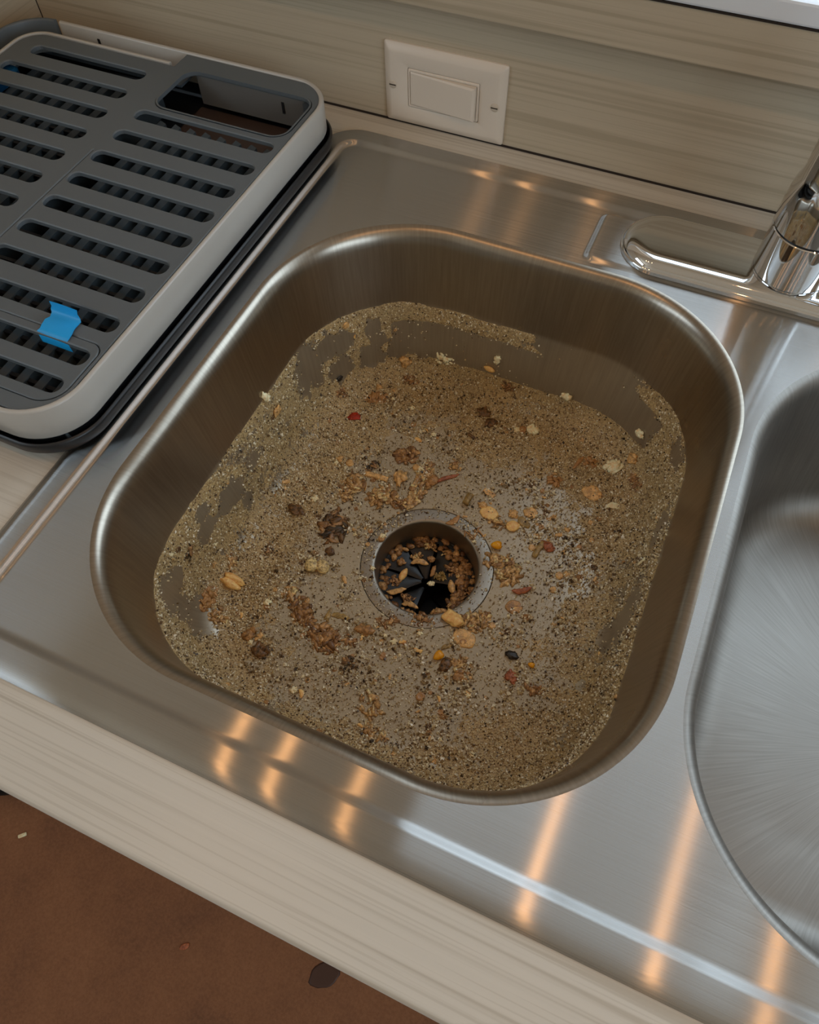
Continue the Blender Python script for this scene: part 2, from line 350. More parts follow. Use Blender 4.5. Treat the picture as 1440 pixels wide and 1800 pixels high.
# ---------------------------------------------------------------- sink
SK = thing('kitchen_sink', 'brushed stainless steel double bowl sink set into the counter', 'sink', (.342, -.3065, 0))
NB = 256
TH = np.linspace(0, 2*math.pi, NB, endpoint=False)
def rho(b, dr, d):
    lo = np.zeros(NB); hi = np.full(NB, .6)
    for _ in range(40):
        m = (lo+hi)/2; s = sdist(dr[0]+m*np.cos(TH), dr[1]+m*np.sin(TH), b)+d
        hi = np.where(s > 0, m, hi); lo = np.where(s > 0, lo, m)
    return lo
def bowl_rings(b, dr, dr_r=.0576):
    out = []
    for d, z in zip(PD, PZ):
        q = rho(b, dr, d); out.append(np.stack([dr[0]+q*np.cos(TH), dr[1]+q*np.sin(TH), np.full(NB, z)], 1))
    q0 = rho(b, dr, PD[-1])
    for k in range(1, 15):
        t = k/14; q = q0*(1-t)+dr_r*t; x = dr[0]+q*np.cos(TH); y = dr[1]+q*np.sin(TH)
        out.append(np.stack([x, y, height(x, y, b, dr)], 1))
    g = out[-1].copy(); g[:, :2] += (out[-2]-out[-1])[:, :2]*.04; out.insert(-1, g)
    e = out[-1].copy(); e[:, 2] -= .0006; out.append(e); e = e.copy(); e[:, 2] -= .004; out.append(e)
    return out
def brush_uv(me, fn):
    uv = me.uv_layers.new(name='brush'); n = len(me.loops); vi = np.empty(n, 'i'); me.loops.foreach_get('vertex_index', vi)
    uv.data.foreach_set('uv', fn(vi).astype('f').ravel())
OUT = (-.0770, .7610, -.5845, -.0285)
dp = [(0, .0002), (.0008, .0013), (.0025, .0026), (.0050, .0036), (.0080, .0041), (.0100, .0042), (.0182, .0042), (.0191, .0041), (.0202, .0035), (.0216, .0025), (.0229, .0015), (.0240, .0010), (.0250, .0008), (.0262, .0008)]
bm = bmesh.new(); fill = []
def bring(pts): return [bm.verts.new(q) for q in pts]
def bwall(a, b):
    for i in range(len(a)):
        f = bm.faces.new((a[i], a[(i+1) % len(a)], b[(i+1) % len(a)], b[i])); f.smooth = True
def bedges(r): return [bm.edges.get((r[i], r[(i+1) % len(r)])) or bm.edges.new((r[i], r[(i+1) % len(r)])) for i in range(len(r))]
prev = None
for d, z in dp:
    cur = bring(inset(*OUT, .036, d, z, 14))
    if prev: bwall(prev, cur)
    prev = cur
fill = bedges(prev)
for b, dr in ((BOWL_L, DR_L), (BOWL_R, DR_R)):
    q = rho(b, dr, PD[0]-.0008); a = bring([(dr[0]+r*math.cos(t), dr[1]+r*math.sin(t), .0008) for r, t in zip(q, TH)])
    q = rho(b, dr, PD[0]); c = bring([(dr[0]+r*math.cos(t), dr[1]+r*math.sin(t), .0008) for r, t in zip(q, TH)])
    bwall(a, c); fill += bedges(a)
PL = (.1885, .4955, -.1205, -.0556)
prev = None
for d, z in [(0, .0008), (.0010, .0011), (.0024, .0019), (.0040, .0031), (.0054, .0037), (.0064, .0038), (.0072, .0038)]:
    cur = bring(inset(*PL, .009, d, z, 8))
    if prev: bwall(prev, cur)
    else: fill += bedges(cur)
    prev = cur
f2 = bedges(prev)
bmesh.ops.triangle_fill(bm, use_beauty=True, use_dissolve=False, edges=fill)
bmesh.ops.triangle_fill(bm, use_beauty=True, use_dissolve=False, edges=f2)
bmesh.ops.recalc_face_normals(bm, faces=bm.faces[:])
me = bpy.data.meshes.new('deck'); bm.to_mesh(me); bm.free(); me.materials.append(M['deck'])
co = np.empty(len(me.vertices)*3, 'f'); me.vertices.foreach_get('co', co); co = co.reshape(-1, 3)
brush_uv(me, lambda vi: co[vi][:, :2]); put('deck', me, SK)
for b, dr in ((BOWL_L, DR_L), (BOWL_R, DR_R)):
    R = bowl_rings(b, dr); m = MB().rings(R); me = mesh_from('bowl', m.v, m.f, M['bowl_dirty_lit' if dr == DR_L else 'bowl'])
    V = np.array(m.v); nr = len(R); arc = np.tile(np.arange(NB)/NB*1.35, nr)
    seg = np.linalg.norm(np.diff(np.array(R), axis=0), axis=2).mean(1); dep = np.repeat(np.concatenate([[0], np.cumsum(seg)]), NB)
    def uvf(vi, a=arc, d=dep):
        u = a[vi].reshape(-1, 4); u = np.where((u.max(1, keepdims=True)-u) > .7, u+1.35, u)   # faces run over the seam
        return np.stack([u.ravel(), d[vi]], 1)
    brush_uv(me, uvf)
    bm = bmesh.new(); bm.from_mesh(me); bm.faces.ensure_lookup_table(); bmesh.ops.reverse_faces(bm, faces=bm.faces[:]) if bm.faces[NB*12].normal.dot(Vector((dr[0], dr[1], -.05))-bm.faces[NB*12].calc_center_median()) < 0 else None
    bm.to_mesh(me); bm.free(); put('bowl', me, SK)
# drain with its rubber splash flaps
DG = thing('drain', 'steel drain flange with a black rubber splash guard clogged with food', 'drain', (DR_L[0], DR_L[1], -.25))
MB().lathe(DR_L[0], DR_L[1], [(.0572, -.1660), (.0572, -.1619), (.0569, -.1613), (.0564, -.1612), (.0480, -.1613), (.0462, -.1615), (.0450, -.1621), (.0443, -.1632), (.0439, -.1660), (.0434, -.1780), (.0426, -.1880)], 96).out('flange_ring', M['flange'], DG, sharp=2)
MB().lathe(DR_L[0], DR_L[1], [(.0426, -.1880), (.0424, -.2500)], 64, False, True).out('sleeve', M['pit'], DG)
rg = random.Random(4)
for k in range(8):
    a0 = math.radians(k*45+8); a1 = math.radians(k*45+51); drop = [.004, .016, .010, .006, .003, .009, .026, .030][k]; vs = []; fs = []
    for zt in (0, -.002):
        for r, t in ((.0422, 0), (.028, .4), (.015, .75), (.005, 1)):
            for s in (0, .5, 1):
                a = lerp(a0, a1, .5+(s-.5)*(1-.25*t)); vs.append((DR_L[0]+r*math.cos(a), DR_L[1]+r*math.sin(a), -.1875-drop*t**1.3+zt+(.0015 if s == .5 else 0)))
    for o in (0, 12):
        for i in range(3):
            for j in range(2): fs.append((o+i*3+j, o+i*3+j+1, o+(i+1)*3+j+1, o+(i+1)*3+j))
    for i in range(3): fs += [(i*3, (i+1)*3, 12+(i+1)*3, 12+i*3), (i*3+2, 12+i*3+2, 12+(i+1)*3+2, (i+1)*3+2)]
    fs += [(9, 10, 22, 21), (10, 11, 23, 22)]
    ob('rubber_flap', vs, fs, M['rubber'], DG, smooth=True, sharp=.9)
MB().lathe(DR_L[0], DR_L[1], [(.0424, -.1868), (.0390, -.1862), (.0375, -.1878), (.0424, -.1900)], 64).out('rubber_rim', M['rubber'], DG)
D2 = thing('drain', 'steel basket strainer in the clean right bowl', 'drain', (DR_R[0], DR_R[1], -.2))
MB().lathe(DR_R[0], DR_R[1], [(.057, -.166), (.057, -.1618), (.0556, -.1604), (.050, -.1609), (.0445, -.1635), (.043, -.175), (.030, -.180), (.004, -.180), (.004, -.168), (.0075, -.165), (.0060, -.1605), (.0005, -.160)], 64, False, True).out('strainer_basket', M['flange'], D2, sharp=2)
# ---------------------------------------------------------------- faucet
FC = thing('faucet', 'chrome single post faucet on a long oval deck plate', 'faucet', (.342, -.0845, .0028))
pl = MB(); pp = []
for d, z in ((0, .0039), (0, .0068), (.0005, .0076), (.0012, .0080), (.0016, .0088), (.0026, .0104), (.0044, .0121), (.0066, .0133), (.0092, .0141), (.0125, .0145), (.0150, .0146)):
    pp.append(inset(.2125, .4715, -.1195, -.0510, .0342, d, z, 24))
pl.rings(pp, True, True).out('deck_plate', M['chrome'], FC, sharp=.5)
MB().lathe(.342, -.0845, [(.0285, .0146), (.0285, .0155), (.0268, .0157), (.0268, .0160), (.0283, .0164), (.0281, .0190), (.0277, .0520), (.0270, .0526)], 72, True, True).out('body', M['chrome'], FC, sharp=.5)
MB().lathe(.342, -.0845, [(.0258, .0526), (.0258, .0540)], 48, True, True).out('joint_ring', M['rack_black'], FC)
MB().lathe(.342, -.0845, [(.0268, .0540), (.0276, .0546), (.0274, .0700), (.0262, .0840), (.0240, .0905), (.0232, .0980), (.0228, .1500), (.0200, .1600), (.006, .1650)], 72, True, True).out('upper_body', M['chrome'], FC, sharp=.9)
MB().tube([(.350, -.092, .130), (.366, -.108, .180), (.392, -.134, .222), (.425, -.166, .238), (.458, -.199, .222), (.476, -.217, .190), (.480, -.221, .165)], [.017, .0165, .016, .0158, .0160, .0172, .0180], 24).out('spout', M['chrome'], FC)
MB().tube([(.366, -.080, .118), (.395, -.074, .130), (.430, -.066, .150), (.450, -.062, .160)], [.0085, .0075, .0062, .0050], 16).out('lever', M['chrome'], FC)
# ---------------------------------------------------------------- switch
SW = thing('light_switch', 'horizontal cream rocker switch and cover plate on the backsplash', 'switch', (.0218, -.0013, .0362))
sx, sz, W2, H2 = .0218, .0367, .05715, .0349
def plate_ring(hw, hh, y, r=.002): return [(a, y, c) for a, c in rrect(sx-hw, sx+hw, sz-hh, sz+hh, r, 3)]
op = lambda y, g=0: [(a, y, c) for a, c in rrect(sx-.0339-g, sx+.0339+g, sz-.0172-g, sz+.0172+g, .0012, 3)]
MB().rings([plate_ring(W2, H2, -.0013), plate_ring(W2, H2, -.0032), plate_ring(W2-.0006, H2-.0006, -.0041), plate_ring(W2-.0055, H2-.0055, -.0068), plate_ring(W2-.0070, H2-.0070, -.0070), op(-.0070, .0006), op(-.0066), op(-.0020)], False, False).out('cover_plate', M['white_plate'], SW, sharp=.5)
frm = MB().rings([op(-.0030, -.0004), op(-.0066, -.0004), op(-.0074, -.0010), op(-.0074, -.0022), op(-.0040, -.0026)])
frm.out('switch_frame', M['white_plate'], SW, sharp=.5)
rk = MB(); hw, hh = .0312, .0146
rk.rings([[(sx-hw, -.003, sz-hh), (sx+hw, -.003, sz-hh), (sx+hw, -.003, sz+hh), (sx-hw, -.003, sz+hh)],
          [(sx-hw, -.0072, sz-hh), (sx+hw, -.0118, sz-hh), (sx+hw, -.0118, sz+hh), (sx-hw, -.0072, sz+hh)],
          [(sx-hw+.0006, -.0078, sz-hh+.0012), (sx+hw-.0024, -.0128, sz-hh+.0014), (sx+hw-.0024, -.0128, sz+hh-.0014), (sx-hw+.0006, -.0078, sz+hh-.0012)]], False, True)
rk.out('rocker', M['white_plate'], SW, smooth=False)
for s in (-1, 1):
    cx = sx+s*.0484; sc = MB()
    sc.rings([[(cx+r*math.cos(a*math.pi/12), y, sz+r*math.sin(a*math.pi/12)) for a in range(24)] for r, y in ((.0036, -.0069), (.0036, -.0074), (.0030, -.0079), (.001, -.0081))], False, True)
    s_ = sc.out('screw', M['screw'], SW, sharp=.6)
    ob('screw_slot', MB().box(cx-.0031, cx+.0031, -.00825, -.0076, sz-.0005, sz+.0005).v, MB().box(0, 1, 0, 1, 0, 1).f, M['slot_dark'], s_)
# ---------------------------------------------------------------- dish rack
RK = thing('dish_rack', 'folded grey dish rack with a pale band and slotted top beside the sink', 'dish rack', (-.23, -.25, 0))
RX0, RX1, RY0, RY1 = -.400, -.0575, -.4515, -.0490
def band(x0, x1, y0, y1, r, z0, z1, t, n=12):
    return [inset(x0, x1, y0, y1, r, d, z, n) for d, z in ((.0006, z0), (0, z0+.0008), (0, z1-.0016), (.0004, z1-.0007), (.0012, z1), (t-.0012, z1), (t-.0004, z1-.0006), (t, z1-.0016), (t, z0))]
def cut(rings, keep):
    """the run of columns of a closed set of rings for which keep(x, y) holds, closed at both ends"""
    n = len(rings[0]); k = [keep(*rings[2][i][:2]) for i in range(n)]
    s = next(i for i in range(n) if k[i] and not k[i-1]); cols = []; i = s
    while k[i % n] and len(cols) < n: cols.append(i % n); i += 1
    return MB().rings([[r[c] for r in rings] for c in cols], True, True)
# dense columns along the straights so that the band can be cut anywhere
def dense(rings, step=.006):
    n = len(rings[0]); out = [[] for _ in rings]
    for i in range(n):
        a = Vector(rings[2][i]); b = Vector(rings[2][(i+1) % n]); m = max(1, int((b-a).length/step))
        for r, o in zip(rings, out):
            for q in range(m): o.append(tuple(Vector(r[i]).lerp(Vector(r[(i+1) % n]), q/m)))
    return out
bd = dense(band(RX0, RX1, RY0, RY1, .040, .0230, .0500, .0042))
grey = lambda x, y: x < -.3585 and y > -.40
cut(bd, lambda x, y: not grey(x, y)).out('pale_band', M['rack_white'], RK, sharp=.9)
cut(bd, grey).out('grey_corner_band', M['rack_grey'], RK, sharp=.9)
# trough between the band and the raised inner panel, at the back left
tro = MB(); tro.box(-.3945, -.2095, -.0735, -.0545, .0290, .0310).box(-.3945, -.3735, -.43, -.0735, .0290, .0310)
ob('trough', tro.v, tro.f, M['rack_grey'], RK)
# main slotted panel
SY = [-.0930-.0305*0]; PI_ = .03042
rowsR = [-.1480-PI_*k for k in range(8)]; rowsL = [-.0985-.03055*k for k in range(11)]
sw = .0070
outer = [(-.3700, -.4450), (-.0890, -.4462)]+[(-.0890+.026*math.sin(math.radians(a)), -.4202-.026*math.cos(math.radians(a))) for a in range(10, 91, 10)]
outer += [(-.0626, -.09)]+[(-.0890+.0264*math.cos(math.radians(a)), -.0798+.0264*math.sin(math.radians(a))) for a in range(10, 91, 10)]
outer += [(-.2100, -.0534), (-.2100, -.0745), (-.3480, -.0745)]+[(-.3480-.022*math.sin(math.radians(a)), -.0965+.022*math.cos(math.radians(a))) for a in range(10, 91, 10)]
holes = []
for k, y in enumerate(rowsR): holes.append(rrect(-.2006, -.0690, y-sw, y+sw, .0062, 6))
for k, y in enumerate(rowsL):
    x1 = -.2262+.00115*k; x0 = (-.3490, -.3590)[k > 0]; holes.append(rrect(x0, x1, y-sw, y+sw, .0062, 6))
holes.append(rrect(-.1962, -.0668, -.1345, -.0735, (.014, .016, .014, .014), 8))
FLP = (-.1900, -.0655, -.4345, -.3790)
holes.append(rrect(*FLP, (.02, .018, .009, .009), 8))
holes.append(rrect(-.2040, -.2034, -.372, -.204, .0002, 1))
holed('slotted_panel', outer, holes, .0450, .0488, M['rack_grey'], RK)
FP = holed('flap_panel', rrect(FLP[0]+.0005, FLP[1]-.0005, FLP[2]+.0005, FLP[3]-.0005, (.02, .018, .009, .009), 8), [rrect(-.1850, -.0700, -.3930-sw, -.3930+sw, .0062, 6), rrect(-.1850, -.0712, -.4190-.0065, -.4190+.0065, .006, 6)], .0450, .0488, M['rack_grey'], RK)
# skirts under the openings
def skirt(name, x0, x1, y0, y1, r, z0, z1, mat, t=.0014):
    MB().rings([inset(x0, x1, y0, y1, r, -t, z1, 6), inset(x0, x1, y0, y1, r, 0, z1, 6), inset(x0, x1, y0, y1, r, 0, z0, 6), inset(x0, x1, y0, y1, r, -t, z0, 6)]).out(name, mat, RK)
skirt('cutlery_opening_lip', -.1948, -.0682, -.1331, -.0749, .013, .0465, .0494, M['rack_grey'], .0016)
# inner pale rim around the raised left panel
ir = dense([inset(-.3742, -.1, -.46, -.0702, (.02, .02, .02, .026), d, z, 12) for d, z in ((0, .031), (0, .0490), (.0006, .0498), (.0028, .0500), (.0036, .0494), (.0036, .0440))])
cut(ir, lambda x, y: (x < -.2105 and y > -.10) or (x < -.37 and y > -.42)).out('inner_pale_rim', M['rack_white'], RK, sharp=.9)
ob('bin_wall', MB().box(-.1890, -.0740, -.0736, -.0722, .0190, .0449).v, MB().box(0, 1, 0, 1, 0, 1).f, M['bin_wall'], RK)
ob('bin_floor', MB().box(-.1950, -.0680, -.1450, -.0700, .0112, .0125).v, MB().box(0, 1, 0, 1, 0, 1).f, M['bin_floor'], RK)
for x, yy, zz in ((-.3110, -.0533, .0378), (-.1020, -.0737, .0345)): ob('latch_slot', MB().box(x-.0012, x+.0012, yy-.0006, yy+.0002, zz-.0050, zz+.0050).v, MB().box(0, 1, 0, 1, 0, 1).f, M['rack_black'], RK)
ob('hinge_post', MB().box(-.0800, -.0718, -.0765, -.0737, .0200, .0449).v, MB().box(0, 1, 0, 1, 0, 1).f, M['rack_dark'], RK)
# black drip tray under it
tray = MB().rings([inset(RX0-.004, RX1+.0040, RY0-.0035, RY1+.004, .043, d, z, 14) for d, z in ((.010, .0062), (.004, .0075), (.0008, .0120), (0, .0185), (.0004, .0200), (.0018, .0207), (.0030, .0200), (.0040, .0160), (.0080, .0098))], True, True)
tray.out('drip_tray', M['rack_black'], RK, sharp=.9)
inn = MB().rings([inset(RX0, RX1, RY0, RY1, .040, d, z, 12) for d, z in ((.0060, .0105), (.0035, .0130), (.0024, .0234), (.0040, .0234), (.0060, .0140))], False, False)
inn.out('inner_wall', M['rack_black'], RK, sharp=.9)
for x, y in ((-.36, -.41), (-.36, -.09), (-.10, -.41), (-.10, -.09)):
    MB().lathe(x, y, [(.007, .0002 if x < -.2 else .0002), (.008, .001), (.007, .0064)], 16, True, True).out('rubber_foot', M['rubber'], RK)
rgk = random.Random(3)
for c0, c1 in ((-.3600, -.2200), (-.2020, -.0660)):
    n = 9
    for k in range(n):
        x = lerp(c0+.008, c1-.006, k/(n-1)); y0 = -.436
        y1 = -.128 if c0 > -.3 else -.088
        m = MB(); a = [(x-.0042, 0, .0105), (x+.0042, 0, .0105), (x+.0036, 0, .0300), (x-.0010, 0, .0322), (x-.0036, 0, .0300)]
        m.rings([[(q[0], y, q[2]) for q in a] for y in (y0, y1)], True, True).out('plate_rib', M['rack_dark'], RK, smooth=False)
for k in range(10):
    y = -.150-.0304*k
    ob('cross_bar', MB().box(-.3650, -.0660 if k < 9 else -.0850, y-.0200, y-.0172, .0105, .0290).v, MB().box(0, 1, 0, 1, 0, 1).f, M['rack_black'], RK)
sp = tag(MB().rings([inset(-.392, -.352, -.175, -.118, .006, d, z, 5) for d, z in ((.002, .0325), (0, .0340), (0, .0400), (.002, .0420))], True, True).out('sponge', M['blue_dark'], None, (-.372, -.146, .0325), sharp=.6), 'dark blue sponge glimpsed through the left slots of the dish rack', 'sponge')
# blue tape folded over the bar in front
ty = [(-.3652, .0578), (-.3660, .0548), (-.3667, .0522), (-.3680, .0506), (-.3716, .0500), (-.3750, .0502), (-.3800, .0503), (-.3832, .0501), (-.3852, .0490), (-.3862, .0455), (-.3868, .0415)]
tp = MB(); L1 = []; n = len(ty)
for k, (y, z) in enumerate(ty):
    t = k/(n-1); x0 = lerp(-.1175, -.1155, t)+.0010*math.sin(k*2.1); x1 = lerp(-.0945, -.0900, t)-.0008*math.sin(k*1.7)
    L1.append([(lerp(x0, x1, s), y, z+.0006*math.sin(s*3.1)*(1 if k in (0, 1, 8, 9) else .3)) for s in (0, .33, .66, 1)])
top = [list(r) for r in L1]; bot = [[(a, b-.0002, c-.00035) for a, b, c in r] for r in L1]
m = MB(); m.rings(top, closed=False); m.rings([r[::-1] for r in bot], closed=False)
tag(m.out('tape_strip', M['blue'], None, (-.104, -.377, .0488), sharp=2), 'piece of bright blue tape folded over a bar of the dish rack', 'tape')
